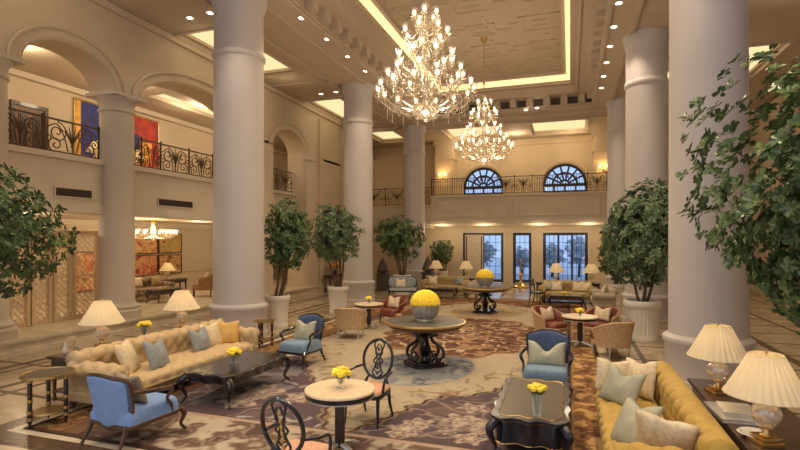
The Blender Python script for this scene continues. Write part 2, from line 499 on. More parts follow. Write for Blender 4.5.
# archivolt mouldings, cornice
b = MB()
for (a, c, zs, ri) in ARCH:
    for (e, x, r_) in ((.30, WX1 + .02, .05), (.06, WX1 + .01, .03)):
        pr = arch_profile(a - e, c + e, zs, ri + e)
        b.tube([(x, p[0], p[1]) for p in pr], r_, 6)
b.box(WX1 - .02, WX1 + .12, YF, 26, 8.55, HZ - .02); b.box(WX1 - .02, WX1 + .14, 20.55, 21.5, 6.2, 6.45); b.box(WX1 - .02, WX1 + .09, 20.6, 21.4, 0, 6.2)
b.box(WX1 - .02, WX1 + .1, 21.9, 22.3, 0, 8.35); b.box(WX1 - .02, WX1 + .1, 24.4, 24.8, 0, 8.35)
trim(b, M['wall'])
# far left wall of lounge and gallery, gallery slab, plinth
b = MB(); b.box(XW - .2, XW, YF, 33, 0, HZ); struct(b.build('wall_far_left', M['wall'], smooth=False))
b = MB(); b.box(XW, -12.35, YF, 33, 3.25, 4.4); struct(b.build('floor_gallery', M['band'], smooth=False))
b = MB(); b.box(XW, -11.35, YF, 26, 0, .34); b.box(-11.35, -11.29, YF, 26, .27, .338); b.box(-11.35, -11.29, YF, 26, 0, .1)
struct(b.build('floor_lounge', M['cream_marble'], smooth=False))
b = MB(); b.box(XW, XW + .06, YF, 26, .34, .5); b.box(XW, XW + .05, YF, 26, 1.05, 1.12); b.box(XW, XW + .2, YF, 33, 7.78, 7.98)
b.box(XW, XW + .12, YF, 33, 3.05, 3.25)
trim(b, M['band'])
# balcony bands on the arcade
b = MB()
b.box(-12.4, -12.05, YF, 16.3, 3.25, 4.55); b.box(-12.4, -12.05, 17.9, 20.7, 3.25, 4.55)
for (y0, y1) in ((YF, 16.2), (18.0, 20.6)):
    b.box(-12.45, -11.95, y0, y1, 4.52, 4.66); b.box(-12.45, -11.98, y0, y1, 3.2, 3.36); b.box(-12.45, -12.0, y0, y1, 3.36, 3.44)
struct(b.build('wall_balcony_left', M['band'], smooth=False))
# arcade columns with capitals
def arcade_column(y):
    b = MB()
    b.lathe([(.62, .34), (.62, .55), (.56, .6), (.58, .66), (.5, .72), (.455, .8), (.43, 6.0), (.47, 6.02), (.47, 6.08), (.43, 6.1), (.43, 6.2), (.48, 6.32), (.53, 6.36), (.53, 6.42)], 40, (XA, y, 0))
    b.box(XA - .54, XA + .54, y - .54, y + .54, 6.41, 6.5)
    return struct(b.build('column', M['arcade_column']))
for y in (4.75, 7.44, 10.85): arcade_column(y)

b = MB(); gh = (-15.3, -14.5, 15.2, 19.8); slab(b, XW, -12.46, YF, 33, 8.0, [gh]); riser(b, gh, 8.0, 8.15)
struct(b.build('ceiling_gallery', M['ceil'], smooth=False, fixn=False))
b = MB(); b.add([(gh[0], gh[2], 8.15), (gh[1], gh[2], 8.15), (gh[1], gh[3], 8.15), (gh[0], gh[3], 8.15)], [(0, 3, 2, 1)]); trim(b, M['laylight'], smooth=False)
# ---- right wall
b = MB(); b.box(XE, XE + .3, YF, 33, 0, HZ); struct(b.build('wall_right', M['wall'], smooth=False))
b = MB()
b.box(XE - .06, XE, YF, 33, 0, .3); b.box(XE - .1, XE, YF, 33, 4.3, 4.6); b.box(XE - .2, XE, YF, 33, 8.3, 8.6)
for y in (6, 10, 14, 18, 22, 26): b.box(XE - .16, XE, y - .4, y + .4, .3, 8.3)
trim(b, M['band'])

# ---- back wall: ground floor with three door openings
D1 = (PY(463, 240, YB)[0], PY(503.5, 240, YB)[0]); D2 = (PY(513, 240, YB)[0], PY(531.5, 240, YB)[0]); D3 = (PY(543, 240, YB)[0], PY(588, 240, YB)[0])
DZ = 2.92
b = MB(); x = XW
for (a, c) in (D1, D2, D3):
    b.box(x, a, YB, YB + .35, 0, 3.3); b.box(a, c, YB, YB + .35, DZ, 3.3); x = c
b.box(x, XE, YB, YB + .35, 0, 3.3)
struct(b.build('wall_back', M['wall_back'], smooth=False))
b = MB()
for (a, c) in (D1, D2, D3):
    b.box(a - .14, a, YB - .05, YB, 0, DZ + .14); b.box(c, c + .14, YB - .05, YB, 0, DZ + .14); b.box(a, c, YB - .05, YB, DZ, DZ + .14)
x = XL
for (x0, x1) in ((-8.6, D1[0] - .2), (D1[1] + .16, D2[0] - .16), (D2[1] + .16, D3[0] - .16), (D3[1] + .2, 5)):
    b.box(x0, x1, YB - .06, YB, 0, .25); b.box(x0, x1, YB - .04, YB, .9, .98)
trim(b, M['band'])
# parapet and slab of the balcony over the doors
YP = 28.4
XP0, XP1 = PY(431, 200, YP)[0], PY(607, 200, YP)[0]
b = MB(); b.box(XP0, XP1, YP, YP + .3, 3.55, 4.95); b.box(XP0 - .05, XP1 + .05, YP - .1, YP + .35, 4.93, 5.06); b.box(XP0 - .05, XP1 + .05, YP - .12, YP + .3, 3.42, 3.6)
b.box(XP0 - .05, XP1 + .05, YP - .04, YP, 3.6, 3.7)
n = [(XP0 + .35, XP0 + 3.05), (XP0 + 3.25, XP0 + 4.35), (XP0 + 4.55, XP1 - .35)]
for (x0, x1) in n:
    for (a0, a1, c0, c1) in ((x0, x1, 3.85, 3.95), (x0, x1, 4.65, 4.75), (x0, x0 + .1, 3.95, 4.65), (x1 - .1, x1, 3.95, 4.65)):
        b.box(a0, a1, YP - .10, YP, c0, c1)
struct(b.build('wall_balcony_back', M['band'], smooth=False))
b = MB(); b.box(-12.0, XE, YP + .1, 33, 3.3, 4.4); struct(b.build('floor_balcony', M['band'], smooth=False))
b = MB(); b.box(-12.4, XP0, YP + .5, YP + .7, 3.25, 4.5); b.box(-12.4, XP0, YP + .44, YP + .76, 4.46, 4.58); b.box(-12.4, XP0, YP + .42, YP + .7, 3.2, 3.4)
b.box(XP1, XE, YP + .5, YP + .7, 3.25, 4.5); b.box(XP1, XE, YP + .44, YP + .76, 4.46, 4.58)
struct(b.build('wall_balcony_aisle', M['band'], smooth=False))
# upper back wall with arched window openings
YU = 32.0
W1 = (PY(463.5, 190, YU)[0], PY(503, 190, YU)[0]); W2 = (PY(543, 190, YU)[0], PY(587, 190, YU)[0])
WZS = 5.86
b = MB(); x = XW
for (a, c) in (W1, W2):
    b.box(x, a, YU, YU + .4, 4.3, HZ)
    pr = arch_profile(a, c, WZS, (c - a) / 2)
    for (p, q) in zip(pr[:-1], pr[1:]):
        vs = [(yy[0], X, yy[1]) for X in (YU, YU + .4) for yy in ((p[0], p[1]), (q[0], q[1]), (q[0], HZ), (p[0], HZ))]
        b.add(vs, [(0, 1, 2, 3), (7, 6, 5, 4), (0, 4, 5, 1), (3, 2, 6, 7)])
    x = c
b.box(x, XE, YU, YU + .4, 4.3, HZ)
struct(b.build('wall_back_upper', M['wall_back'], smooth=True, ang=.4))
b = MB()
for (x0, x1) in ((XP0 - .4, XP0 + .75), (XP1 - .55, XP1 + .5)):
    b.box(x0, x1, 30.9, YU, 4.4, HZ); b.box(x0 - .06, x1 + .06, 30.84, YU, 7.55, 7.7); b.box(x0 - .04, x1 + .04, 30.86, YU, 4.4, 4.7)
    b.box(x0 - .1, x1 + .1, 30.8, YU, 8.4, HZ)
b.box(XP0, XP1, YU - .12, YU, 8.35, 8.6)
for (a, c) in (W1, W2):
    pr = arch_profile(a - .12, c + .12, WZS, (c - a) / 2 + .12)
    b.tube([(p[0], YU - .01, p[1]) for p in pr], .07, 6)
trim(b, M['wall_back'])

# ---- hall columns
def column(x, y, r):
    b = MB()
    def fl(a, z): return 1 - .018 * abs(sin(a * 22)) if 7.36 < z < 8.36 else 1
    s = r / .68
    b.lathe([(.78 * s, 0), (.78 * s, .12), (.75 * s, .15), (.75 * s, .70), (.78 * s, .74), (.79 * s, .78), (.78 * s, .82), (.73 * s, .85), (.69 * s, .88), (r, .98), (r * .97, 7.16), (r * 1.03, 7.19), (r * 1.05, 7.25), (r * 1.03, 7.31),
             (r * .97, 7.34), (r * .965, 7.4), (r * .965, 8.3), (r * .98, 8.4), (r * 1.02, 8.48), (r * 1.04, 8.56), (r * 1.1, 8.66), (r * 1.12, HZ)], 132, (x, y, 0), fl)
    return struct(b.build('column', M['column']))
column(XL, 11.17, .645); column(XL, 19.0, .6); column(XL, 26.8, .6)
column(XR + .06, 10.0, .605)
column(XR + .02, 17.1, .60)
column(2.13, 24.7, .54)
column(XL, 3.3, .645); column(XR + .3, -1.5, .605)

# ---- doors
def glazed_leaf(par, x0, x1, z0, z1, y, nx, nz, arch=False):
    f = MB(); w = .055
    f.box(x0, x0 + w, y - .03, y + .03, z0, z1); f.box(x1 - w, x1, y - .03, y + .03, z0, z1)
    f.box(x0 + w, x1 - w, y - .03, y + .03, z0, z0 + .16); f.box(x0 + w, x1 - w, y - .03, y + .03, z1 - w, z1)
    for i in range(1, nx): xx = x0 + (x1 - x0) * i / nx; f.box(xx - .011, xx + .011, y - .015, y + .015, z0 + .16, z1 - w)
    for j in range(1, nz): zz = z0 + (z1 - z0) * j / nz; f.box(x0 + w, x1 - w, y - .015, y + .015, zz - .011, zz + .011)
    lf = f.build('leaf', M['frame_dark'], par, smooth=False)
    p = MB(); p.box(x0 + w, x1 - w, y - .004, y + .004, z0 + .16, z1 - w); p.build('pane', M['pane'], lf, smooth=False)
    h = MB(); h.tube([(x1 - .09, y - .05, z0 + .95), (x1 - .09, y - .09, z0 + 1.0), (x1 - .09, y - .09, z0 + 1.3), (x1 - .09, y - .05, z0 + 1.35)], .014, 6); h.build('handle', M['brass'], lf)
def door(n, d, leaves, panel=False):
    r = struct(thing('door_%d' % n, 'dark-framed glazed door in back wall', 'door', (0, 0, 0))); del r['label']; del r['category']
    f = MB(); y = YB + .12; a, c = d
    f.box(a, a + .1, y - .08, y + .08, 0, DZ); f.box(c - .1, c, y - .08, y + .08, 0, DZ); f.box(a + .1, c - .1, y - .08, y + .08, DZ - .1, DZ)
    f.build('door_frame', M['frame_dark'], r, smooth=False)
    a += .1; c -= .1; w = (c - a) / leaves
    for i in range(leaves):
        if panel and i == 0:
            m_ = MB(); m_.box(a, a + w, y - .03, y + .03, 0, DZ - .1)
            for q in range(4):
                z0 = .25 + q * .62
                m_.tube(catmull([(a + w * .25, y - .05, z0), (a + w * .8, y - .05, z0 + .1), (a + w * .25, y - .05, z0 + .3), (a + w * .75, y - .05, z0 + .5)], 6), .02, 5)
            pl = m_.build('panelled_leaf', M['door_panel'], r, smooth=False)
            for xx in (a + .1, a + w - .1):
                q_ = MB(); q_.box(xx - .035, xx + .035, y - .06, y - .03, .1, DZ - .2); q_.build('stile', M['bronze'], pl, smooth=False)
            continue
        glazed_leaf(r, a + w * i, a + w * (i + 1), .02, DZ - .1, y, 3, 6)
door(1, D1, 2, True); door(2, D2, 1); door(3, D3, 3)

# ---- fanlight windows
def fan_window(n, w):
    a, c = w; cx, r = (a + c) / 2, (c - a) / 2; y = YU + .15
    root = struct(thing('window_%d' % n, '', 'window')); del root['label']; del root['category']
    f = MB()
    for rr, t in ((r - .06, .10), (r * .56, .065), (r * .2, .06)):
        f.tube([(cx - rr * cos(PI * i / 28), y, WZS + rr * sin(PI * i / 28)) for i in range(29)], t, 6)
    for i in range(1, 7):
        an = PI * i / 7; f.tube([(cx + .2 * r * cos(an), y, WZS + .2 * r * sin(an)), (cx + (r - .06) * cos(an), y, WZS + (r - .06) * sin(an))], .055, 6)
    f.box(a, c, y - .07, y + .07, WZS - .12, WZS + .06); f.box(a, a + .1, y - .07, y + .07, 4.4, WZS); f.box(c - .1, c, y - .07, y + .07, 4.4, WZS)
    for i in range(1, 4): xx = a + (c - a) * i / 4; f.box(xx - .05, xx + .05, y - .05, y + .05, 4.4, WZS)
    f.box(a, c, y - .05, y + .05, 5.35, 5.5)
    f.build('window_frame', M['frame_dark'], root)
    p = MB(); pts = [(a, 4.4)] + [(q[0], q[1]) for q in arch_profile(a, c, WZS, r)] + [(c, 4.4)]
    p.prism(pts, y - .006, y + .006, lambda x, z, yy: (x, yy, z)); p.build('pane', M['pane'], root, smooth=False)
fan_window(1, W1); fan_window(2, W2)

# ------------------------------------------------------------------ outside the doors
b = MB(); b.box(-14, 10, YB + .36, 70, -.1, -.02); struct(b.build('ground_outside', M['lawn'], smooth=False))

def garden_tree(label, x, y, h, seed):
    t = thing('garden_tree', label, 'tree', (x, y, -.02), 0, 'pale trees outside the glass doors')
    R = random.Random(seed); b = MB(); b.tube([(0, 0, 0), (.05, 0, h * .5), (0, .05, h * .8)], [.1, .07, .03], 7); b.build('trunk', M['bark'], t)
    b = MB()
    for i in range(240):
        d = Vector((R.gauss(0, 1), R.gauss(0, 1), R.gauss(0, 1))).normalized() * (R.random() ** .4)
        c = Vector((d.x * h * .3, d.y * h * .3, h * .66 + d.z * h * .34)); q = Vector((R.uniform(-1, 1), R.uniform(-1, 1), R.uniform(-.6, .3))).normalized()
        sv = q.orthogonal() * .10; b.add([c, c + q * .2 + sv, c + q * .42, c + q * .2 - sv], [(0, 1, 2, 3)])
    b.build('foliage', M['hedge'], t, smooth=False, fixn=False)
for (u, y, h, nm) in ((482, 34.5, 2.6, 'pale garden tree outside the left glass door'), (522, 36.5, 2.0, 'pale garden tree outside the middle glass door'), (552, 35.5, 2.3, 'pale garden tree outside the right glass doors, nearer the middle door'), (579, 36.5, 2.8, 'pale garden tree outside the right glass doors, nearer the indoor tree')):
    garden_tree(nm, PY(u, 250, y)[0], y, h, u)
# ------------------------------------------------------------------ railings
def spiral(cx, cz, r, turns, a0, sgn=1, n=22, q=.12):
    return [(cx + r * (1 - (1 - q) * i / n) * cos(a0 + sgn * 2 * PI * turns * i / n), 0, cz + r * (1 - (1 - q) * i / n) * sin(a0 + sgn * 2 * PI * turns * i / n)) for i in range(n + 1)]
def scroll_panel(par, x0, x1, h, t=.016, palm=True):
    b = MB(); w = x1 - x0; cx = (x0 + x1) / 2
    for s in (-1, 1):
        r = min(.27, w * .22)
        b.tube(spiral(cx + s * w * .27, h * .62, r, 1.6, PI / 2, s), t, 5)
        b.tube(spiral(cx + s * w * .30, h * .27, r * .78, 1.5, -PI / 2, s), t, 5)
        b.tube(spiral(cx + s * w * .43, h * .45, r * .5, 1.4, PI / 2, -s), t, 5)
        b.tube(catmull([(cx + s * w * .08, 0, .1), (cx + s * w * .14, 0, h * .5), (cx + s * w * .27, 0, h * .85), (cx + s * w * .47, 0, h * .7)], 6), t, 5)
        if palm:
            for q in (.05, .11, .16):
                b.tube(catmull([(cx, 0, h * .3), (cx + s * q * .6 * w, 0, h * .6), (cx + s * q * w * 1.2, 0, h * (.88 - q))], 5), [t * .8, t * 1.1, t * .4], 5)
    if palm:
        b.tube([(cx, 0, .08), (cx, 0, h * .93)], [t, t * 1.8, t * .6], 6)
        b.ball((cx, 0, h * .28), .035, 8, 5)
    b.build('scroll_panel', M['iron'], par)
def baluster_panel(par, x0, x1, h, step=.13, t=.011, name='baluster_panel'):
    b = MB(); n = max(1, int((x1 - x0) / step))
    for i in range(1, n):
        x = x0 + (x1 - x0) * i / n
        b.tube([(x, 0, .06), (x, 0, h * .4), (x, 0, h * .5), (x, 0, h * .6), (x, 0, h - .03)], [t, t, t * 2.4, t, t], 5)
        if i < n: b.tube([(x + (x1 - x0) / n * (.5 + .4 * cos(a * PI / 5)), 0, h * .85 + .05 * sin(a * PI / 5)) for a in range(10)], t * .6, 4, True)
    b.build(name, M['iron'], par)
def railing(label, origin, ang, L, h, bays, group='wrought iron balcony railings'):
    r = thing('balcony_railing', label, 'railing', origin, ang, group)
    b = MB(); b.box(-.02, L + .02, -.035, .035, h - .04, h); b.build('top_rail', M['wood'], r, bevel=.01, smooth=False)
    b = MB(); b.box(0, L, -.015, .015, .05, .08); b.build('bottom_rail', M['iron'], r, smooth=False)
    x = 0
    xs = [0]
    for kind, w in bays:
        x1 = x + w
        if kind == 's': scroll_panel(r, x + .03, x1 - .03, h)
        elif kind == 'n': scroll_panel(r, x + .03, x1 - .03, h, palm=False)
        else: baluster_panel(r, x, x1, h)
        xs.append(x1); x = x1
    for xx in xs:
        b = MB(); b.box(xx - .02, xx + .02, -.02, .02, 0, h); b.ball((xx, 0, h + .03), .035, 8, 6); b.build('post', M['iron'], r)
    return r
railing('scrolled iron railing between the arch columns before the blue part of the painting', (-12.2, 7.85, 4.66), PI / 2, 2.6, .88, [('s', 1.05), ('s', 1.55)])
railing('long scrolled iron railing under the wide arch beside the grey hall column', (-12.2, 11.3, 4.66), PI / 2, 5.0, .88, [('n', .6), ('n', .75), ('s', 1.25), ('s', 1.2), ('s', 1.2)])
railing('scrolled iron railing under the narrow arch above the first potted tree', (-12.2, 17.95, 4.66), PI / 2, 2.7, .95, [('s', 1.35), ('s', 1.35)])
railing('iron railing of the far aisle gallery between two hall columns', (-12.2, YP + .6, 4.58), 0, XP0 + 12.1, 1.05, [('s', 1.5), ('s', 1.5), ('s', (XP0 + 12.1) - 3)])
L = XP1 - XP0
railing('long iron baluster railing on panelled balcony below the fanlight windows', (XP0, YP + .12, 5.06), 0, L, .98, [('b', L * .13), ('b', L * .1), ('b', L * .17), ('s', L * .1), ('s', L * .1), ('b', L * .14), ('b', L * .16), ('s', L * .1)])

# vents in the balcony band
for (u0, u1, v, nm) in ((55, 91, 193, 'dark slot vent in the balcony band above the lattice screens'), (158, 192, 203.5, 'dark slot vent in the balcony band above the lounge paintings')):
    y0, z0 = PX(u0, v, -12.04); y1, _ = PX(u1, v, -12.04)
    zc = PX((u0 + u1) / 2, v, -12.04)[1]
    t = thing('air_vent', nm, 'vent', (-12.04, (y0 + y1) / 2, zc), 0, 'vents in the balcony band')
    w = (y1 - y0) / 2
    b = MB(); b.box(-.01, .012, -w, w, -.1, .1); b.build('backing', M['vent'], t, smooth=False)
    b = MB()
    for q in range(5): b.box(.012, .03, -w, w, -.09 + q * .04, -.075 + q * .04)
    b.build('slats', M['iron'], t, smooth=False)
    b = MB()
    for (a, c, e, f) in ((-w - .03, w + .03, .1, .13), (-w - .03, w + .03, -.13, -.1), (-w - .03, -w, -.1, .1), (w, w + .03, -.1, .1)): b.box(-.01, .035, a, c, e, f)
    b.build('frame', M['band'], t, smooth=False)

# ------------------------------------------------------------------ paintings
def canvasmat(name, cols, scale, dist=1.5, seed=0.0, vor=False):
    m, nt, out = newmat(name)
    b = nt.nodes.new('ShaderNodeBsdfPrincipled'); b.inputs['Roughness'].default_value = .6
    tc = nt.nodes.new('ShaderNodeTexCoord'); mp = nt.nodes.new('ShaderNodeMapping'); mp.inputs['Location'].default_value = (seed, seed * .7, seed * .3)
    nt.links.new(tc.outputs['Object'], mp.inputs['Vector'])
    n = nt.nodes.new('ShaderNodeTexNoise'); n.inputs['Scale'].default_value = scale; n.inputs['Distortion'].default_value = dist; n.inputs['Detail'].default_value = 3
    nt.links.new(mp.outputs[0], n.inputs['Vector'])
    r = nt.nodes.new('ShaderNodeValToRGB'); cr = r.color_ramp
    while len(cr.elements) < len(cols): cr.elements.new(.5)
    for i, c in enumerate(cols):
        cr.elements[i].position = .3 + .4 * i / (len(cols) - 1); cr.elements[i].color = lin(c)
    nt.links.new(n.outputs['Fac'], r.inputs['Fac']); nt.links.new(r.outputs[0], b.inputs['Base Color']); nt.links.new(b.outputs[0], out.inputs[0])
    return m
def painting(label, x, y0, y1, z0, z1, m, fr, fw=.06, blocks=(), group=None):
    t = thing('painting', label, 'painting', (x, (y0 + y1) / 2, z0), 0, group)
    w, h = (y1 - y0) / 2, z1 - z0
    b = MB(); b.box(0, .03, -w + fw, w - fw, fw, h - fw); b.build('canvas', m, t, smooth=False)
    for i, (nm, a0, a1, c0, c1, mm) in enumerate(blocks):
        b = MB(); n = 14; rr = random.Random(i)
        top = [(-w + (a0 + (a1 - a0) * j / n) * 2 * w, h * (c1 + rr.uniform(-.02, .02))) for j in range(n + 1)]
        bot = [(-w + (a0 + (a1 - a0) * j / n) * 2 * w, h * (c0 + rr.uniform(-.02, .02))) for j in range(n + 1)]
        b.prism(bot + top[::-1], .0305 + i * .001, .034 + i * .001, lambda p, q, x_: (x_, p, q)); b.build(nm, mm, t, smooth=False)
    b = MB()
    for (a, c, e, f) in ((-w, w, 0, fw), (-w, w, h - fw, h), (-w, -w + fw, fw, h - fw), (w - fw, w, fw, h - fw)): b.box(0, .06, a, c, e, f)
    b.build('frame', fr, t, smooth=False, bevel=.01)
xg = XW + .02
y0, zt = PX(73, 97, xg); y1, _ = PX(158.5, 115, xg)
zb = PX(100, 160, xg)[1]
pb = mat('cobalt_paint', (44, 52, 120), .6, var=.3, scale=3); pr_ = mat('scarlet_paint', (176, 52, 36), .6, var=.3, scale=3)
py_ = mat('amber_paint', (226, 168, 66), .6, var=.25, scale=3)
painting('large gold-framed abstract painting in blue, red and yellow on the gallery wall', xg, y0, y1, zb, zt, canvasmat('abstract_canvas', [(40, 46, 112), (52, 58, 130), (190, 66, 40), (224, 160, 60)], .9, 1.0, 3),
         M['gold'], .07, [('yellow_patch', .02, .07, .02, .97, py_), ('blue_patch', .07, .52, .03, .97, pb), ('red_patch', .56, .97, .45, .96, pr_), ('yellow_patch', .72, .9, .1, .5, py_), ('blue_patch', .6, .74, .2, .62, pb), ('red_patch', .88, .98, .03, .4, pr_)])
ya, z1_ = PX(131, 233, xg); yb_, _ = PX(181, 233, xg); z0_ = PX(155, 275, xg)[1]
ym, zm = (ya + yb_) / 2, (z0_ + z1_) / 2
cols = [(120, 60, 46), (196, 138, 84), (214, 176, 120), (150, 88, 56)]
for i, (a, c, e, f, nm, sd) in enumerate(((ya, ym - .03, zm + .03, z1_, 'upper painting of the four, nearer the arch column, rust blossoms on ochre', 1), (ym + .03, yb_, zm + .03, z1_, 'upper painting of the four, farther from the arch column, ochre and green haze', 5),
                          (ya, ym - .03, z0_, zm - .03, 'lower painting of the four, nearer the arch column, deep red blossoms', 9), (ym + .03, yb_, z0_, zm - .03, 'lower painting of the four, behind the small lounge lamp', 14))):
    cc = [cols, [(128, 84, 48), (198, 160, 96), (150, 128, 70), (206, 176, 120)], [(112, 40, 36), (180, 92, 66), (206, 160, 110), (130, 60, 44)], [(104, 62, 40), (170, 112, 66), (206, 164, 108), (120, 80, 48)]][i]
    painting(nm, xg, a, c, e, f, canvasmat('floral_canvas_%d' % i, cc, 1.6, 2.2, sd), M['wood'], .03, group='set of four lounge paintings')
ya, z1_ = PX(70, 252, xg); yb_, z0_ = PX(97, 290, xg)
painting('red and orange painting seen through the lattice screens', xg, ya, yb_, z0_, z1_, canvasmat('red_canvas', [(150, 50, 34), (206, 110, 60), (226, 190, 140), (120, 40, 34)], 1.3, 2.0, 22), M['wood'], .04)
# brown gallery doorway
y0, zt = PX(13, 104, xg); y1, _ = PX(43, 104, xg)
t = struct(thing('door_4', '', '')); del t['label']; del t['category']
b = MB(); b.box(xg, xg + .06, y0, y1, 4.4, zt); b.build('door_leaf', M['midwood'], t, smooth=False)
b = MB(); b.box(xg, xg + .1, y0 - .12, y0, 4.4, zt + .12); b.box(xg, xg + .1, y1, y1 + .12, 4.4, zt + .12); b.box(xg, xg + .1, y0, y1, zt, zt + .12)
ymid = (y0 + y1) / 2
for (a, c) in ((y0 + .12, ymid - .08), (ymid + .08, y1 - .12)):
    for (e, f) in ((4.65, 5.3), (5.45, zt - .2)): b.box(xg + .06, xg + .075, a, c, e, f)
b.build('door_frame', M['wood'], t, smooth=False)

# ------------------------------------------------------------------ lattice screens
def lattice_screen(label, x, y0, y1, z0, z1):
    t = thing('lattice_screen', label, 'screen', (x, y0, z0), 0, 'lattice screens in the arch')
    w, h = y1 - y0, z1 - z0
    for yy in (0, w):
        b = MB(); b.box(-.06, .06, yy - .06, yy + .06, 0, h); b.build('post', M['lattice'], t, smooth=False, bevel=.01)
    for (e, f) in ((0, .12), (h - .1, h), (h * .48, h * .48 + .06)):
        b = MB(); b.box(-.03, .03, .06, w - .06, e, f); b.build('rail', M['lattice'], t, smooth=False)
    b = MB(); s = .17; iw, ih = w - .12, h - .2; n = int((iw + ih) / s)
    for k_ in range(1, n + 1):
        c = k_ * s
        a0 = (max(0, c - ih), min(ih, c)); a1 = (min(iw, c), max(0, c - iw))
        for fl in (0, 1):
            p, q = (a0[0] if not fl else iw - a0[0]), (a1[0] if not fl else iw - a1[0])
            b.tube([(.006 * (1 - 2 * fl), p + .06, a0[1] + .1), (.006 * (1 - 2 * fl), q + .06, a1[1] + .1)], .012, 4)
    b.build('lattice', M['lattice'], t, smooth=False)
lx = -12.9
us = [(8, 28, 'lattice screen partly behind the leaves of the big foreground tree'), (31, 50, 'lattice screen second from the arch column'), (53, 70, 'lattice screen next but one to the lamp beside the arch column'), (73, 97, 'lattice screen against the arch column behind the table lamp')]
for (u0, u1, nm) in us:
    ya, _ = PX(u0, 300, lx); yb_, _ = PX(u1, 300, lx)
    lattice_screen(nm, lx, ya, yb_, .34, 2.75)

# ------------------------------------------------------------------ trees
def leaf_mesh(mb, c, d, up, L, W):
    s = d.cross(up); s = s.normalized() if s.length > 1e-4 else Vector((1, 0, 0))
    n = s.cross(d).normalized()
    b0 = c; tip = c + d * L - n * (L * .12)
    m1 = c + d * (L * .35); m2 = c + d * (L * .75) - n * (L * .04)
    mb.add([b0, m1 + s * W * .72 + n * W * .25, m2 + s * W * .95 + n * W * .2, tip, m2 - s * W * .95 + n * W * .2, m1 - s * W * .72 + n * W * .25],
           [(0, 1, 2, 3), (0, 3, 4, 5)])
def foliage(c, rad, ncl, nleaf, L, W, seed, shell=.45, droop=.1):
    R = random.Random(seed); mb = MB(); tips = []
    lumps = [(Vector((R.gauss(0, 1), R.gauss(0, 1), R.gauss(0, 1))).normalized(), R.uniform(.05, .22)) for _ in range(12)]
    for _ in range(ncl):
        d = Vector((R.gauss(0, 1), R.gauss(0, 1), R.gauss(0, 1))).normalized()
        q = (R.random() ** shell)
        k_ = .86 + sum(a * max(0, d.dot(l) - .6) * 2.2 for l, a in lumps)
        p = Vector((c[0] + d.x * rad[0] * q * k_, c[1] + d.y * rad[1] * q * k_, c[2] + d.z * rad[2] * q * k_))
        tips.append(p)
        out = (d + Vector((R.uniform(-.7, .7), R.uniform(-.7, .7), R.uniform(-.2, .7)))).normalized()
        for j in range(nleaf):
            a = 2 * PI * j / nleaf + R.uniform(-.4, .4)
            e1 = out.orthogonal().normalized(); e2 = out.cross(e1)
            ld = (e1 * cos(a) + e2 * sin(a) + out * R.uniform(.0, .7) - Vector((0, 0, droop))).normalized()
            sc = R.uniform(.7, 1.15)
            leaf_mesh(mb, p - out * R.uniform(0, L * .5), ld, out, L * sc, W * sc)
    return mb, tips
def planter(par, r, h, m):
    b = MB()
    fl = lambda a, z: 1 - .055 * abs(sin(a * 14)) if h * .16 < z < h * .80 else 1
    b.lathe([(r * .80, 0), (r * .82, .03), (r * .82, h * .1), (r * .78, h * .14), (r * .80, h * .18), (r * .9, h * .78), (r * .92, h * .82), (r * 1.0, h * .86), (r * 1.02, h * .95), (r * .97, h), (r * .86, h), (r * .84, h * .9)], 112, (0, 0, 0), fl)
    b.build('planter', m, par)
    b = MB(); b.lathe([(r * .84, h * .86), (r * .84, h * .92), (r * .4, h * .945), (.01, h * .95)], 24); b.build('soil', M['soil'], par)
def tree(label, loc, pot, crown_c, crown_r, ncl, nleaf, L, W, lm, seed, stems=4, group='potted indoor trees', potmat=None):
    t = thing('potted_tree', label, 'tree', (loc[0], loc[1], 0), 0, group)
    planter(t, pot[0], pot[1], potmat or M['planter'])
    fb, tips = foliage(crown_c, crown_r, ncl, nleaf, L, W, seed)
    fb.build('foliage', lm, t, smooth=False, fixn=False)
    R = random.Random(seed + 1); b = MB()
    for i in range(stems):
        a = 2 * PI * i / stems + R.uniform(-.4, .4)
        p0 = Vector((.09 * cos(a), .09 * sin(a), pot[1] * .9)); top = Vector(crown_c) + Vector((cos(a) * crown_r[0] * .45, sin(a) * crown_r[1] * .45, crown_r[2] * R.uniform(.0, .4)))
        mid = p0.lerp(top, .5) + Vector((R.uniform(-.1, .1), R.uniform(-.1, .1), 0))
        b.tube(catmull([p0, p0.lerp(mid, .5) + Vector((.02, .03, 0)), mid, top], 5), [.042, .03, .026, .012], 7)
        for _ in range(7):
            tp = R.choice(tips); st = mid.lerp(top, R.uniform(0, .9)); b.tube(catmull([st, st.lerp(tp, .5) + Vector((0, 0, .06)), tp], 4), [.012, .004], 4)
    b.build('trunk', M['bark'], t)
    return t
def TP(u, v): x, y = P(u, v); return (x, y)
def crown(loc, u0, u1, v0, v1):
    # real size of a crown at the distance of its planter
    fw = -loc[0] * SP + loc[1] * CP
    r = (u1 - u0) / 2 / F * fw; zt = CH + (HY - v0) / F * fw; zb = CH + (HY - v1) / F * fw
    off = ((u0 + u1) / 2 - CX) / F * fw - (loc[0] * CP + loc[1] * SP)
    return (off * CP, off * SP, (zt + zb) / 2), (r, r, (zt - zb) / 2)
l = TP(278, 327); c, r = crown(l, 262, 313, 195, 272)
tree('potted tree next to the near left grey column', l, (.34, .92), c, r, 560, 8, .12, .026, M['leaf'], 11)
l = TP(338, 313); c, r = crown(l, 307, 361, 201, 266)
tree('potted tree in white planter before the second left column', l, (.36, .92), c, r, 560, 8, .135, .028, M['leaf_pale'], 12, 4)
l = (-7.3, 22.0); c, r = crown(l, 373, 423, 214, 260)
tree('potted tree behind the dark settee by the third left column', l, (.4, .9), c, r, 480, 8, .16, .034, M['leaf'], 13)
l = (-7.0, 28.6); c, r = crown(l, 429, 454, 239, 266)
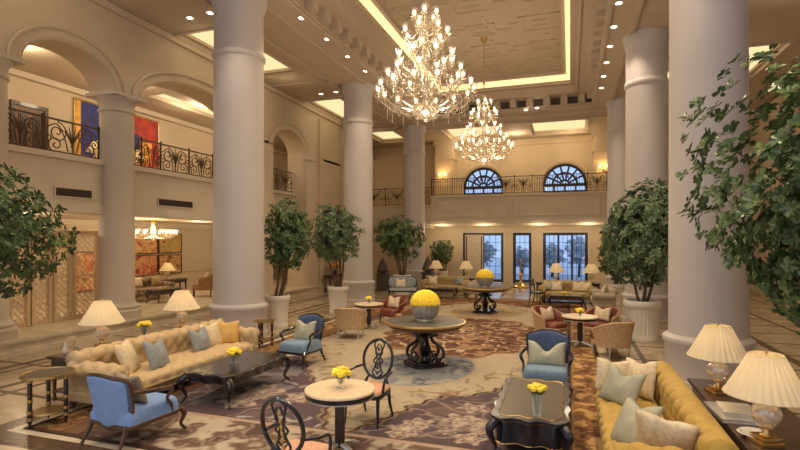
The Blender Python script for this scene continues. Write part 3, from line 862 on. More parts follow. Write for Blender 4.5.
tree('small round potted tree against the back wall beneath the wall sconce', l, (.3, .7), c, r, 300, 8, .13, .03, M['leaf'], 14)
l = (1.72, 13.9); c, r = crown(l, 602, 690, 177, 292)
tree('potted tree between the two right columns, bare stems above a fluted planter', l, (.44, 1.0), c, r, 720, 9, .15, .032, M['leaf_pale'], 15)
l = (1.74, 21.3); c, r = crown(l, 597, 632, 222, 284)
tree('farthest right-hand potted tree, beside the back seating', l, (.36, .8), c, r, 360, 8, .16, .034, M['leaf'], 16)
l = (2.72, 6.35)
tree('huge foreground tree with broad glossy leaves before the near right column', l, (.42, .8), (.22, .1, 2.74), (1.36, 1.3, 1.60), 2600, 8, .098, .031, M['leaf_big'], 17, 5)
l = (-9.95, 5.75)
tree('big foreground tree at the left edge before the lattice screens', l, (.45, .9), (0, 0, 2.75), (1.72, 1.6, 1.32), 1500, 8, .115, .03, M['leaf'], 18, 5)

# ------------------------------------------------------------------ carpet
def vnoise(x, y, seed=0):
    xi = np.floor(x).astype(np.int64); yi = np.floor(y).astype(np.int64); xf = x - xi; yf = y - yi
    def h(a, b):
        n = (a * 374761393 + b * 668265263 + seed * 974711) & 0x7fffffff
        n = ((n ^ (n >> 13)) * 1274126177) & 0x7fffffff
        return ((n ^ (n >> 16)) & 0xffff) / 65535.0
    u = xf * xf * (3 - 2 * xf); w = yf * yf * (3 - 2 * yf)
    return (h(xi, yi) * (1 - u) + h(xi + 1, yi) * u) * (1 - w) + (h(xi, yi + 1) * (1 - u) + h(xi + 1, yi + 1) * u) * w
def fbm(x, y, seed, o=3):
    s = 0; a = .5
    for i in range(o): s = s + a * vnoise(x * 2 ** i, y * 2 ** i, seed + i); a *= .5
    return s / (1 - .5 ** o)
def carpet():
    x0, x1, y0, y1 = -6.85, .58, 4.74, 21.4
    st = .03; nx = int((x1 - x0) / st); ny = int((y1 - y0) / st)
    xs = np.linspace(x0, x1, nx + 1); ys = np.linspace(y0, y1, ny + 1)
    X, Y = np.meshgrid(xs, ys)
    col = np.zeros(X.shape + (4,)); L = lambda *c: np.array(lin(c))
    def put(mask, c): col[mask] = L(*c)
    CXm = -2.9
    wx = X + .18 * (fbm(X * 1.3, Y * 1.3, 3) - .5); wy = Y + .18 * (fbm(X * 1.3, Y * 1.3, 9) - .5)
    # field
    put(np.ones(X.shape, bool), (92, 76, 80))
    ax = np.abs(X - CXm)
    def leaves(mask, sc, seed, cols, th=.055):
        n = fbm(X * sc, Y * sc, seed, 2); n2 = fbm(X * sc * .7 + 5, Y * sc * .7, seed + 7, 2)
        put(mask & (np.abs(n - .5) < th) & (n2 > .42), cols[0])
        put(mask & (np.abs(n - .5) < th * .45) & (n2 > .42), cols[1])
        put(mask & (n > .68), cols[2 % len(cols)])
    # cream centre with scalloped edge
    hw = np.interp(Y, [5.9, 6.3, 7.3, 7.85, 7.95, 8.5, 9.2, 10.2, 11.5, 14, 16.5, 18, 19.3, 20.2], [.0, .3, .62, .95, 1.3, 1.72, 2.2, 2.75, 3.0, 2.9, 2.6, 2.2, 1.2, 0])
    hw = hw + .05 * np.abs(np.sin(Y * 7)) + .04 * np.sin(Y * 19)
    cream = ax < hw
    edge = (ax < hw + .06) & ~cream
    put(edge, (72, 50, 46)); put((ax < hw + .1) & (ax >= hw + .06), (150, 126, 108))
    put(cream, (178, 162, 136))
    leaves(cream & (ax > hw - .9), 3.2, 21, [(158, 134, 106), (134, 106, 84), (150, 136, 120)], .05)
    # sprigs of flowers in the dark field
    fld = ~cream & ~edge & (Y > 5.98) & (X > -5.95) & (X < 0.0)
    leaves(fld & (ax > hw + .35), 2.1, 40, [(132, 112, 102), (152, 132, 120), (112, 92, 88)], .03)
    leaves(fld & (X < -3.2) & (Y < 10), 2.4, 44, [(150, 146, 146), (176, 170, 160), (126, 120, 122)], .06)
    for (u, v, r) in ((406, 430, .2), (418, 424, .16), (460, 421, .2), (473, 409, .17), (480, 425, .2), (490, 432, .16), (398, 434, .13), (448, 432, .1), (350, 352, .2), (335, 358, .22), (262, 392, .3), (240, 402, .25), (300, 398, .2), (470, 440, .16), (506, 420, .14)):
        fx, fy = P(u, v); dx, dy = X - fx, Y - fy; rr = np.hypot(dx, dy); th = np.arctan2(dy, dx)
        pet = r * (1 + .3 * np.cos(5 * th + u)) * (.9 + .3 * fbm(X * 9, Y * 9, int(u)))
        put(fld & (rr < pet), (178, 158, 142)); put(fld & (np.abs(rr - pet * .55) < .022), (128, 104, 98)); put(fld & (rr < pet * .22), (196, 176, 150))
        tail = (np.abs(dy + .25 * np.sin(dx * 4 + u)) < .022) & (np.abs(dx) < r * 4); put(fld & tail & (rr > pet), (150, 130, 118))
    # blue-grey oval under the near flower table
    e = ((X + 2.75) / 1.0) ** 2 + ((Y - 9.55) / 1.35) ** 2
    put(e < 1.12, (176, 156, 124)); put(e < 1.0, (138, 140, 142)); leaves(e < .95, 4, 61, [(112, 116, 124), (92, 92, 104), (164, 160, 150)], .06)
    # brown ornate medallion
    e = ((X + 2.7) / 1.95) ** 2 + ((Y - 13.3) / 2.75) ** 2 + .10 * np.sin(np.arctan2(Y - 13.3, X + 2.7) * 16)
    put(e < 1.08, (150, 112, 78)); put(e < 1, (108, 74, 56))
    n = fbm(X * 3.4, Y * 3.4, 77, 2); n2 = fbm(X * 5 + 3, Y * 5, 81, 2)
    put((e < .96) & (np.abs(n - .5) < .045), (196, 172, 140)); put((e < .96) & (n2 > .66), (160, 124, 92)); put((e < .9) & (n2 < .30), (78, 46, 36))
    e2 = ((X + 2.75) / 1.25) ** 2 + ((Y - 17.4) / 1.5) ** 2
    put(e2 < 1, (182, 158, 124)); leaves(e2 < .9, 4, 91, [(150, 112, 84), (128, 92, 70), (176, 150, 116)], .04)
    far = (Y > 18.9) & (e2 > 1); put(far & ~cream, (120, 78, 54)); leaves(far, 2.5, 93, [(170, 132, 92), (150, 108, 76), (96, 60, 46)], .05)
    # borders
    def border(d, mask):
        put(mask, (120, 88, 60))
        put(mask & (d > .06) & (d < .56), (158, 122, 80))
        n = fbm(X * 6.5, Y * 6.5, 101, 2)
        m_ = mask & (d > .09) & (d < .53)
        put(m_ & (np.abs(n - .5) < .06), (122, 76, 46)); put(m_ & (n > .63), (196, 158, 100)); put(m_ & (n < .34), (108, 70, 48))
        put(mask & (np.abs(d - .06) < .02), (84, 52, 40)); put(mask & (np.abs(d - .57) < .02), (84, 52, 40))
    dl = X - x0; dr = x1 - X
    near = (Y < 5.88)
    put(near, (150, 132, 112)); nn = fbm(X * 3.6, Y * 3.6, 131, 3)
    put(near & (np.abs(nn - .5) < .07), (112, 88, 74)); put(near & (nn > .62), (184, 168, 146)); put(near & (nn < .36), (92, 72, 64))
    put((Y >= 5.88) & (Y < 5.96), (176, 150, 132)); put((Y >= 5.96) & (Y < 6.0), (84, 62, 56))
    border(dr, (dr < .6)); border(dl, dl < .85)
    put((dr > .6) & (dr < .68), (72, 50, 44)); put((dl > .85) & (dl < .93), (72, 50, 44))
    put((Y < y0 + .08) | (dl < .05) | (dr < .05), (80, 58, 46)); put(Y > y1 - .5, (150, 108, 66)); put((Y > y1 - .56) & (Y < y1 - .5), (80, 50, 40))
    tone = (.72 + .2 * fbm(X * 14, Y * 14, 201, 2))[..., None]
    col[..., :3] *= tone; col[..., 3] = 1
    b = MB(); vs = np.stack([X, Y, np.full(X.shape, .014)], -1).reshape(-1, 3)
    me = bpy.data.meshes.new('patterned_carpet')
    i = np.arange(ny)[:, None] * (nx + 1) + np.arange(nx)[None]
    q = np.stack([i, i + 1, i + nx + 2, i + nx + 1], -1).reshape(-1, 4)
    rim = [(x0, y0, .004), (x1, y0, .004), (x1, y1, .004), (x0, y1, .004)]
    nv = len(vs); c00, c10, c11, c01 = 0, nx, ny * (nx + 1) + nx, ny * (nx + 1)
    fs = q.tolist() + [(nv, nv + 1, c10, c00), (nv + 1, nv + 2, c11, c10), (nv + 2, nv + 3, c01, c11), (nv + 3, nv, c00, c01)]
    me.from_pydata(vs.tolist() + rim, [], fs)
    at = me.color_attributes.new('pattern', 'FLOAT_COLOR', 'POINT')
    full = np.concatenate([col.reshape(-1, 4), np.tile(L(80, 58, 46), (4, 1))])
    at.data.foreach_set('color', full.astype(np.float32).ravel())
    me.materials.append(attrmat('carpet_pile'))
    o = bpy.data.objects.new('patterned_carpet', me); C.objects.link(o)
    tag(o, 'large floral carpet with cream medallions and gold borders on the marble floor', 'carpet')
carpet()
ZR = .014      # top of the carpet

# ------------------------------------------------------------------ soft furniture
def tuftf(s, x, p, q):
    a, b_ = s / q + x / p, s / q - x / p
    return sqrt(abs(sin(PI * a) * sin(PI * b_)))
def resample(prof, n):
    pts = [Vector((p[0], p[1], 0)) for p in prof]; L_ = [0]
    for a, c in zip(pts[:-1], pts[1:]): L_.append(L_[-1] + (c - a).length)
    out = []
    for i in range(n + 1):
        t = L_[-1] * i / n; j = 0
        while j < len(L_) - 2 and L_[j + 1] < t: j += 1
        f = (t - L_[j]) / max(1e-6, L_[j + 1] - L_[j]); out.append(pts[j].lerp(pts[j + 1], f))
    return out, L_[-1]
def sweep(mb, prof, x0, x1, nx, n=54, depth=0.0, p=.26, q=.24, rng=(0, 1), axis='x', smoothp=True):
    """closed profile of (a, z) pairs swept along an axis, tufted over part of its girth"""
    if smoothp: prof = [(v.x, v.y) for v in catmull([(a, z, 0) for a, z in prof], 6)]
    pts, LL = resample(prof, n)
    nr = []
    for i in range(n + 1):
        t = pts[min(n, i + 1)] - pts[max(0, i - 1)]; nr.append(Vector((-t.y, t.x, 0)).normalized())
    ca = sum(v.x for v in pts) / len(pts); cz = sum(v.y for v in pts) / len(pts)
    if sum(nr[i].dot(pts[i] - Vector((ca, cz, 0))) for i in range(n + 1)) < 0: nr = [-v for v in nr]
    vs = []
    for i in range(nx + 1):
        x = x0 + (x1 - x0) * i / nx; fr = i / nx
        for k_ in range(n + 1):
            s = LL * k_ / n; d = 0
            if depth and rng[0] < k_ / n < rng[1]:
                ed = min(1, min(k_ / n - rng[0], rng[1] - k_ / n) / .06)
                d = depth * (tuftf(s, x, p, q) - .6) * ed
            v = pts[k_] + nr[k_] * d
            vs.append((x, v.x, v.y) if axis == 'x' else (v.x, x, v.y))
    m = n + 1
    fs = [(i * m + k_, i * m + k_ + 1, (i + 1) * m + k_ + 1, (i + 1) * m + k_) for i in range(nx) for k_ in range(n)]
    fs += [(i * m + n, i * m, (i + 1) * m, (i + 1) * m + n) for i in range(nx)]
    fs += [tuple(range(m)), tuple(nx * m + k_ for k_ in reversed(range(m)))]
    mb.add(vs, fs)
def sofa(label, loc, rotz, L_, D, m, legm, back_h=.84, arm_h=.68, tuft=.048, arm_w=.26, group='sofas', seat_tuft=True, trng=.62):
    t = thing('sofa', label, 'sofa', loc, rotz, group)
    h = L_ / 2; y0, y1 = -D / 2, D / 2; s = back_h
    bt = y1 - .03
    b = MB(); b.box(-h + .05, h - .05, y0 + .06, y1 - .06, .12, .27); b.build('base', m, t, bevel=.03)
    b = MB()
    sweep(b, [(y1 - .3, .26), (y0 + .04, .26), (y0 - .005, .30), (y0 - .005, .38), (y0 + .06, .43), (y0 + .3, .445), (y1 - .3, .435)], -h + arm_w - .03, h - arm_w + .03, int(L_ * 22), 54, .04 if seat_tuft else 0, .26, .26, (.45, .99))
    b.build('seat', m, t, ang=2.5)
    b = MB()
    sweep(b, [(y1 - .26, .30), (y1 - .25, s * .62), (y1 - .28, s * .82), (y1 - .255, s * .94), (y1 - .17, s), (y1 - .06, s * .97), (y1 - .0, s * .88), (y1 - .02, s * .78), (bt - .04, s * .7), (bt - .04, .14)], -h + .10, h - .10, int(L_ * 22), 60, tuft, .26, .30, (.06, trng))
    b.build('backrest', m, t, ang=2.5)
    for sx in (-1, 1):
        b = MB(); w = arm_w
        xi, xo = sx * (h - w), sx * (h - .05)
        sweep(b, [(xi, .28), (xi, arm_h * .62), (xi - sx * .03, arm_h * .85), (xi + sx * .02, arm_h * .97), (xi + sx * .12, arm_h), (xi + sx * .22, arm_h * .95), (xi + sx * .27, arm_h * .82), (xi + sx * .23, arm_h * .7), (xo - sx * .04, arm_h * .62), (xo - sx * .04, .14)], y0 + .02, y1 - .1, 26, 50, tuft * .9, .26, .28, (.08, .62), axis='y')
        b.build('arm', m, t, ang=2.5)
    for sx in (-1, 1):
        for yy in (y0 + .12, y1 - .12):
            b = MB(); b.lathe([(.022, 0), (.03, .03), (.045, .1), (.05, .14)], 12, (sx * (h - .14), yy, 0)); b.build('leg', legm, t)
    return t
def pillow(label, loc, rot, w=.48, h=.46, th=.16, m=None, chop=.09, group='sofa cushions', corner=.05):
    n = 20; mb = MB()
    for sg in (1, -1):
        def fn(i, j):
            a, c = i * 2 - 1, j * 2 - 1
            e = max(0, (1 - abs(a) ** 2.6)) * max(0, (1 - abs(c) ** 2.6))
            x = a * w / 2 * (1 - corner * (1 - c * c)); z = c * h / 2 * (1 - corner * (1 - a * a))
            ch = chop * .8 * math.exp(-(a / .42) ** 2) * max(0, (c + .5)) / 1.5
            z -= ch
            return (x, sg * (th / 2 * sqrt(e) * (1 - .45 * math.exp(-(a / .25) ** 2) * max(0, c) * (chop > 0))) , z)
        mb.grid(n, n, fn)
    o = mb.build('cushion', m, ang=3.2)
    import bmesh
    bm = bmesh.new(); bm.from_mesh(o.data); bmesh.ops.remove_doubles(bm, verts=bm.verts, dist=.0005); bmesh.ops.recalc_face_normals(bm, faces=bm.faces); bm.to_mesh(o.data); bm.free()
    o.location = loc; o.rotation_euler = rot
    tag(o, label, 'cushion', group)
    return o

def armchair(label, loc, rotz, m, mback, mseat, wm, w=.70, d=.74, h=.94, group='blue armchairs', zb=.34):
    t = thing('armchair', label, 'armchair', loc, rotz, group)
    hw, hd = w / 2, d / 2
    for sx in (-1, 1):
        b = MB(); b.tube(catmull([(sx * (hw - .05), -hd + .05, .30), (sx * (hw - .02), -hd + .0, .22), (sx * (hw - .05), -hd + .03, .10), (sx * (hw - .02), -hd - .02, .02)], 6), [.036, .034, .02, .024], 8); b.build('leg', wm, t)
        b = MB(); b.tube(catmull([(sx * (hw - .10), hd - .06, .30), (sx * (hw - .09), hd - .03, .2), (sx * (hw - .08), hd + .02, .1), (sx * (hw - .07), hd + .07, .015)], 6), [.032, .028, .02, .022], 8); b.build('leg', wm, t)
    so = rrect(w - .04, d - .06, .09, 6)
    b = MB(); b.prism(so, .25, .30); b.build('seat_rail', wm, t, bevel=.012)
    b = MB(); b.prism(rrect(w - .05, d - .08, .09, 6), .30, .37); b.pad(rrect(w - .06, d - .09, .1, 8, 0, -.005), .115, .0, lambda a, c, q: (a, c, .37 + q)); b.build('seat', mseat, t)
    # shield-shaped back
    z0, z1 = zb, h
    half = [(0, z0), (hw * .62, z0), (hw * .74, z0 + .05), (hw * .86, z0 + .3), (hw * .90, z1 - .14), (hw * .84, z1 - .06), (hw * .55, z1 - .035), (hw * .3, z1 - .01), (0, z1)]
    pts = [(v.x, v.y) for v in catmull([(a, c, 0) for a, c in half], 4)]
    out = pts + [(-a, c) for a, c in pts[-2:0:-1]]
    yb = lambda z: hd - .05 + (z - .34) * .22
    curve = lambda a: -.9 * a * a
    b = MB(); b.pad(out, .05, .03, lambda a, c, q: (a, yb(c) - q + curve(a), c)); b.build('backrest', m if mback is None else m, t)
    if mback is not None:
        b = MB(); o2 = [(a * .93, (c - .65) * .94 + .65) for a, c in out]
        b.pad(o2, .0, .012, lambda a, c, q: (a, yb(c) + .03 - q + curve(a), c)); b.build('back_panel', mback, t)
    b = MB(); b.tube([(a, yb(c) + curve(a) + .004, c) for a, c in out], .024, 8, True); b.build('back_frame', wm, t)
    for sx in (-1, 1):
        b = MB()
        b.tube(catmull([(sx * hw * .86, yb(.66) + curve(hw * .86), .68), (sx * (hw + .0), .08, .655), (sx * (hw + .02), -.12, .64), (sx * (hw + .01), -.2, .60), (sx * (hw - .02), -.15, .5), (sx * (hw - .03), -.22, .40), (sx * (hw - .05), -.24, .30)], 6), [.022, .026, .03, .026, .02, .022, .028], 8)
        b.build('armrest', wm, t)
    return t

def oval_chair(label, loc, rotz, m, wm, gm):
    t = thing('dining_chair', label, 'chair', loc, rotz, 'oval-backed chairs at the stone-topped table')
    so = [(a * (1 + .10 * (-c)), c) for a, c in rrect(.52, .5, .1, 6, 0, -.02)]
    b = MB(); b.prism(so, .37, .43); b.build('seat_rail', wm, t, bevel=.01)
    b = MB(); b.pad([(a * .96, c * .96) for a, c in so], .055, .0, lambda a, c, q: (a, c, .43 + q)); b.build('seat', m, t)
    for sx in (-1, 1):
        b = MB(); b.tube([(sx * .24, -.23, .40), (sx * .242, -.235, .2), (sx * .245, -.25, 0)], [.028, .022, .013], 8); b.build('leg', wm, t)
        b = MB(); b.tube(catmull([(sx * .2, .2, .40), (sx * .205, .23, .2), (sx * .215, .31, 0.005)], 5), [.026, .022, .014], 8); b.build('leg', wm, t)
    zc, rx, rz = .79, .225, .265
    yb = lambda z: .22 + (z - .45) * .2
    ov = [(rx * cos(2 * PI * i / 40), rz * sin(2 * PI * i / 40)) for i in range(40)]
    b = MB(); b.tube([(a, yb(zc + c) - .35 * a * a, zc + c) for a, c in ov], .021, 8, True)
    for sx in (-1, 1): b.tube(catmull([(sx * .19, .2, .40), (sx * .16, .235, .5), (sx * .12, yb(.56), .565)], 5), [.024, .02, .018], 8)
    b.build('back_frame', wm, t)
    b = MB()
    for sx in (-1, 1):
        b.tube(catmull([(sx * .02, yb(.54), .54), (sx * .075, yb(.6), .60), (sx * .03, yb(.7), .70), (sx * .07, yb(.76), .76), (sx * .025, yb(.83), .83), (sx * .06, yb(.93), .93), (sx * .075, yb(1.0), 1.0), (sx * .03, yb(1.04), 1.045)], 5), .012, 6)
        b.tube(catmull([(sx * .012, yb(.6), .6), (sx * .05, yb(.66), .65), (sx * .02, yb(.8), .79), (sx * .055, yb(.9), .88), (sx * .012, yb(1), .99)], 5), .009, 6)
    sp = b.build('splat', wm, t)
    b = MB()
    for z in (.6, .67, .73, .79, .85, .92): b.ball((0, yb(z) - .005, z), .024, 8, 6, 1.2)
    b.build('gilt_ornament', gm, sp)
    for sx in (-1, 1):
        b = MB(); b.tube(catmull([(sx * .2, yb(.72), .70), (sx * .285, .12, .68), (sx * .295, -.02, .66), (sx * .275, -.1, .58), (sx * .255, -.12, .40)], 6), [.016, .018, .02, .018, .018], 8); b.build('armrest', wm, t)
    return t

def tub_chair(label, loc, rotz, mo, mi, legm, group='tub chairs', s=1.0):
    t = thing('tub_chair', label, 'armchair', loc, rotz, group)
    R0, n = .40, 30
    def hh(a): return .80 - .20 * max(0, (abs(a) - .6) / 1.3) ** 1.2
    def shell(r_out, r_in, z0, m, nm):
        b = MB(); vs = []; A = 1.95
        for i in range(n + 1):
            a = -A + 2 * A * i / n; zt = hh(a); fx, fy = sin(a), cos(a)
            ro, ri = r_out, r_in
            fl = .06
            for (r, z) in ((ro - .03, z0), (ro, (z0 + zt) / 2), (ro + fl, zt - .02), (ro + fl - .02, zt), (ri + fl, zt), (ri + .03, zt - .04), (ri, (z0 + zt) / 2), (ri, z0)):
                vs.append((fx * r * .95, fy * r, z))
        m_ = 8
        fs = [(i * m_ + k_, i * m_ + (k_ + 1) % m_, (i + 1) * m_ + (k_ + 1) % m_, (i + 1) * m_ + k_) for i in range(n) for k_ in range(m_)]
        fs += [tuple(range(m_)), tuple(n * m_ + k_ for k_ in range(m_))]
        b.add(vs, fs); b.build(nm, m, t)
    shell(R0, R0 - .03, .24, mo, 'outer_back'); shell(R0 - .032, R0 - .075, .26, mi, 'inner_back')
    b = MB(); b.prism(rrect(.64, .66, .16, 6, 0, -.06), .24, .34); b.build('seat_base', mo, t, bevel=.02)
    b = MB(); b.pad(rrect(.60, .60, .14, 6, 0, -.08), .12, 0, lambda a, c, q: (a, c, .34 + q)); b.build('seat', mi, t)
    for sx in (-1, 1):
        for yy in (-.32, .22):
            b = MB(); b.lathe([(.014, 0), (.02, .12), (.028, .25)], 10, (sx * .25, yy, 0)); b.build('leg', legm, t)
    t.scale = (s,) * 3
    return t

# ------------------------------------------------------------------ tables
def coffee_table(label, loc, rotz, L_, W, h, mtop, trimm, wm, deep=False):
    t = thing('coffee_table', label, 'table', loc, rotz, 'black lacquer coffee tables')
    def outline(off, n=96):
        o = []
        for i in range(n):
            a = 2 * PI * i / n; c, s = cos(a), sin(a)
            k_ = 1 / (abs(c) ** 9 + abs(s) ** 9) ** (1 / 9)
            x, y = k_ * c, k_ * s
            wv = .5 + .5 * cos(5 * PI * y) if abs(x) > abs(y) else .5 + .5 * cos(3 * PI * x)
            q = 1 - .07 * (1 - wv)
            o.append((x * (W / 2 + off) * (q if abs(x) > abs(y) else 1), y * (L_ / 2 + off) * (q if abs(y) >= abs(x) else 1)))
        return o
    b = MB(); b.prism(outline(0), h - .04, h); b.build('tabletop', wm, t, bevel=.01, ang=.5)
    b = MB(); b.prism(outline(-.10 if deep else -.07), h - .001, h + .002); b.build('top_inset', mtop, t, smooth=False)
    b = MB(); b.tube([(x, y, h + .001) for x, y in outline(-.095 if deep else -.065)], .007, 5, True); b.build('gilt_line', trimm, t)
    ah = .27 if deep else .11
    b = MB(); b.prism(outline(-.05), h - .04 - ah, h - .04); b.build('apron', wm, t, bevel=.008, ang=.5)
    b = MB()
    for z in ((h - .05, h - .035 - ah) if deep else (h - .035 - ah,)): b.tube([(x, y, z) for x, y in outline(-.045)], .007, 5, True)
    for sx in (-1, 1):
        b.tube(catmull([(sx * (W / 2 - .047), -L_ * .36, h - .1), (sx * (W / 2 - .047), -L_ * .18, h - .06 - ah * .6), (sx * (W / 2 - .06), 0, h - .09), (sx * (W / 2 - .047), L_ * .18, h - .06 - ah * .6), (sx * (W / 2 - .047), L_ * .36, h - .1)], 6), .006, 5)
    b.build('apron_gilding', trimm, t)
    for sx in (-1, 1):
        for sy in (-1, 1):
            x, y = sx * (W / 2 - .08), sy * (L_ / 2 - .08)
            b = MB(); d = lambda q: (x + sx * q, y + sy * q)
            b.tube(catmull([(*d(-.01), h - .06), (*d(.05), h * .72), (*d(.045), h * .55), (*d(-.005), h * .25), (*d(.01), .06), (*d(.045), .02)], 6), [.05, .052, .04, .022, .02, .026], 8)
            lg = b.build('leg', wm, t)
            b = MB(); b.ball((*d(.05), .022), .028, 8, 6, .75); b.build('foot_cap', trimm, lg)
    return t
def flower_table(label, loc, R_, h):
    t = thing('centre_table', label, 'table', loc, 0, 'round flower tables on the carpet')
    b = MB(); b.lathe([(R_ * .2, h - .035), (R_ - .05, h - .035), (R_ - .01, h - .03), (R_ - .01, h - .008), (R_ - .04, h), (.01, h)], 72); b.build('tabletop', M['grey_top'], t)
    b = MB(); b.lathe([(R_ - .03, h - .045), (R_ + .005, h - .04), (R_ + .012, h - .022), (R_ + .004, h - .002), (R_ - .03, h + .002)], 72, caps=False); b.build('gilt_rim', M['gold'], t)
    b = MB(); b.lathe([(R_ * .3, h - .13), (R_ - .12, h - .13), (R_ - .07, h - .10), (R_ - .06, h - .045), (R_ * .3, h - .045)], 64); b.build('apron', M['midwood'], t)
    b = MB(); b.lathe([(.2, .06), (.1, .09), (.07, .16), (.1, .25), (.12, .32), (.08, .4), (.06, .48), (.09, .56), (.16, .62), (.26, h - .13)], 24); b.build('pedestal', M['black'], t)
    for i in range(6):
        a = 2 * PI * i / 6; c, s = cos(a), sin(a); b = MB()
        pr = catmull([(.26, .60), (.14, .56), (.20, .44), (.34, .34), (.38, .2), (.3, .11), (.2, .14), (.2, .22), (.27, .22)], 6)
        b.tube([(v.x * c, v.x * s, v.y) for v in pr], [.03, .026, .03, .034, .032, .03, .024, .018, .014], 7)
        b.build('scroll_leg', M['black'] if i % 2 else M['bronze'], t)
    b = MB(); o = []
    for i in range(64):
        a = 2 * PI * i / 64; r = .42 * (1 + .09 * cos(4 * a)); o.append((r * cos(a), r * sin(a)))
    b.prism(o, 0.0, .05); b.prism([(x * .86, y * .86) for x, y in o], .05, .085); b.build('base', M['black'], t, bevel=.008)
    return t
def round_table(label, loc, R_, h, mtop, edge, rim, ped, group='small round tables'):
    t = thing('round_table', label, 'table', loc, .3, group)
    b = MB(); b.lathe([(.05, h - .03), (R_ - .02, h - .03), (R_ - .005, h - .02), (R_ - .01, h), (.01, h)], 56); b.build('tabletop', mtop, t)
    b = MB(); b.lathe([(R_ - .04, h - .075), (R_ - .015, h - .07), (R_ - .01, h - .031), (R_ - .05, h - .031)], 56); b.build('edge_band', edge, t)
    b = MB(); b.lathe([(R_ - .05, h - .088), (R_ - .018, h - .09), (R_ - .016, h - .076), (R_ - .05, h - .076)], 56); b.build('metal_rim', rim, t)
    b = MB(); b.box(-.055, .055, -.055, .055, .05, h - .03); b.build('pedestal', ped, t, bevel=.012)
    for i in range(4):
        a = PI / 2 * i + PI / 4; c, s = cos(a), sin(a); b = MB()
        b.tube([(.04 * c, .04 * s, .09), (.2 * c, .2 * s, .06), (R_ * .68 * c, R_ * .68 * s, .022)], [.034, .028, .02], 8); b.build('foot', rim, t)
    return t
def side_table(label, loc, R_, h, n=3):
    t = thing('side_table', label, 'table', loc, .4, 'small gilt and black side tables')
    b = MB(); b.lathe([(.02, h - .03), (R_ - .02, h - .03), (R_, h - .02), (R_, h + .01), (R_ - .02, h + .012), (R_ - .025, h), (.01, h)], 40); b.build('tabletop', M['gold'], t)
    b = MB(); b.lathe([(.01, h + .0005), (R_ - .035, h + .0005), (R_ - .035, h + .002), (.01, h + .002)], 40); b.build('top_inset', M['taupe_glass'], t)
    for i in range(n):
        a = 2 * PI * i / n; x, y = R_ * .72 * cos(a), R_ * .72 * sin(a)
        b = MB(); b.lathe([(.012, 0), (.026, .08), (.03, h - .03)], 10, (x, y, 0)); lg = b.build('leg', M['black'], t)
        for z in (.1, .19, h * .5, h - .08):
            b = MB(); b.lathe([(.034, z), (.036, z + .02), (.034, z + .04)], 10, (x, y, 0)); b.build('gilt_band', M['gold'], lg)
    b = MB(); b.lathe([(.02, .15), (R_ * .66, .15), (R_ * .68, .165), (R_ * .66, .18), (.02, .18)], 36); b.build('shelf', M['gold'], t)
    return t
def console(label, loc, rotz, L_, W, h, m, group='console tables', legs=True, shelf=True):
    t = thing('console_table', label, 'table', loc, rotz, group)
    b = MB(); b.box(-W / 2, W / 2, -L_ / 2, L_ / 2, h - .045, h); b.build('tabletop', m, t, bevel=.012, smooth=False)
    b = MB(); b.box(-W / 2 + .05, W / 2 - .05, -L_ / 2 + .05, L_ / 2 - .05, h - .15, h - .045); b.build('apron', m, t, smooth=False)
    for sx in (-1, 1):
        for yy in ((-L_ / 2 + .08, L_ / 2 - .08)):
            b = MB(); b.lathe([(.02, 0), (.035, .04), (.025, .08), (.032, h * .5), (.04, h - .14)], 12, (sx * (W / 2 - .08), yy, 0)); b.build('leg', m, t)
    if shelf:
        b = MB(); b.box(-W / 2 + .06, W / 2 - .06, -L_ / 2 + .06, L_ / 2 - .06, .14, .17); b.build('shelf', m, t, smooth=False)
    return t

# ------------------------------------------------------------------ lamps and small things
def lamp(label, loc, s=1.0, rb=.325, power=9, group='pleated-shade table lamps', bodym=None, tall=.8):
    t = thing('table_lamp', label, 'lamp', loc, .3, group)
    H = tall
    b = MB(); b.box(-.105, .105, -.105, .105, 0, .035); b.box(-.08, .08, -.08, .08, .035, .06); b.box(-.09, .09, -.09, .09, .06, .072); b.build('base', M['brass'], t, bevel=.006, smooth=False)
    b = MB(); b.lathe([(.05, .072), (.03, .09), (.025, .125), (.05, .135)], 20); b.build('collar', M['brass'], t); b = MB(); b.lathe([(.02, H * .49), (.035, H * .495), (.02, H * .52), (.012, H * .56), (.01, H * .78)], 14); b.build('stem', M['brass'], t)
    cut = lambda a, z: 1 + .03 * cos(a * 9 + z * 60)
    b = MB(); b.lathe([(.045, .135), (.07, .16), (.108, .22), (.118, .27), (.105, .32), (.06, .355), (.045, .375), (.06, H * .49)], 54, (0, 0, 0), cut); b.build('urn', bodym or M['crystal'], t)
    fl = lambda a, z: 1 + .06 * abs(cos(a * 15))
    z0, z1 = H * .535, H * .985
    b = MB()
    prof = [(rb + (.13 - rb) * (q ** .92), z0 + (z1 - z0) * q) for q in [i / 10 for i in range(11)]]
    b.lathe(prof, 240, (0, 0, 0), fl, caps=False)
    sh = b.build('shade', M['shade'], t, ang=2.0)
    for (rr, zz) in ((rb, z0), (.13, z1)):
        b = MB(); b.tube([(rr * cos(2 * PI * i / 40), rr * sin(2 * PI * i / 40), zz) for i in range(40)], .007, 5, True); b.build('shade_trim', M['shade'], sh)
    b = MB(); b.ball((0, 0, H * .70), .026, 10, 8); b.build('lamp_bulb', M['bulb'], t)
    b = MB(); b.lathe([(.004, H * .78), (.004, H * .99), (.014, H * 1.0), (.012, H * 1.02), (.001, H * 1.035)], 8); b.build('finial', M['brass'], t)
    plight('lamp_light', (0, 0, H * .72), power * .25, (255, 208, 140), .05, t)
    t.scale = (s,) * 3
    return t
def rose(mb, c, r, R):
    fl = lambda a, z: 1 + .08 * sin(a * 5 + z * 60 + c[0] * 90)
    mb.lathe([(r * .3, -r * .7), (r * .8, -r * .5), (r, 0), (r * .88, r * .45), (r * .6, r * .62), (r * .45, r * .5), (r * .3, r * .66), (.001, r * .6)], 10, c, fl)
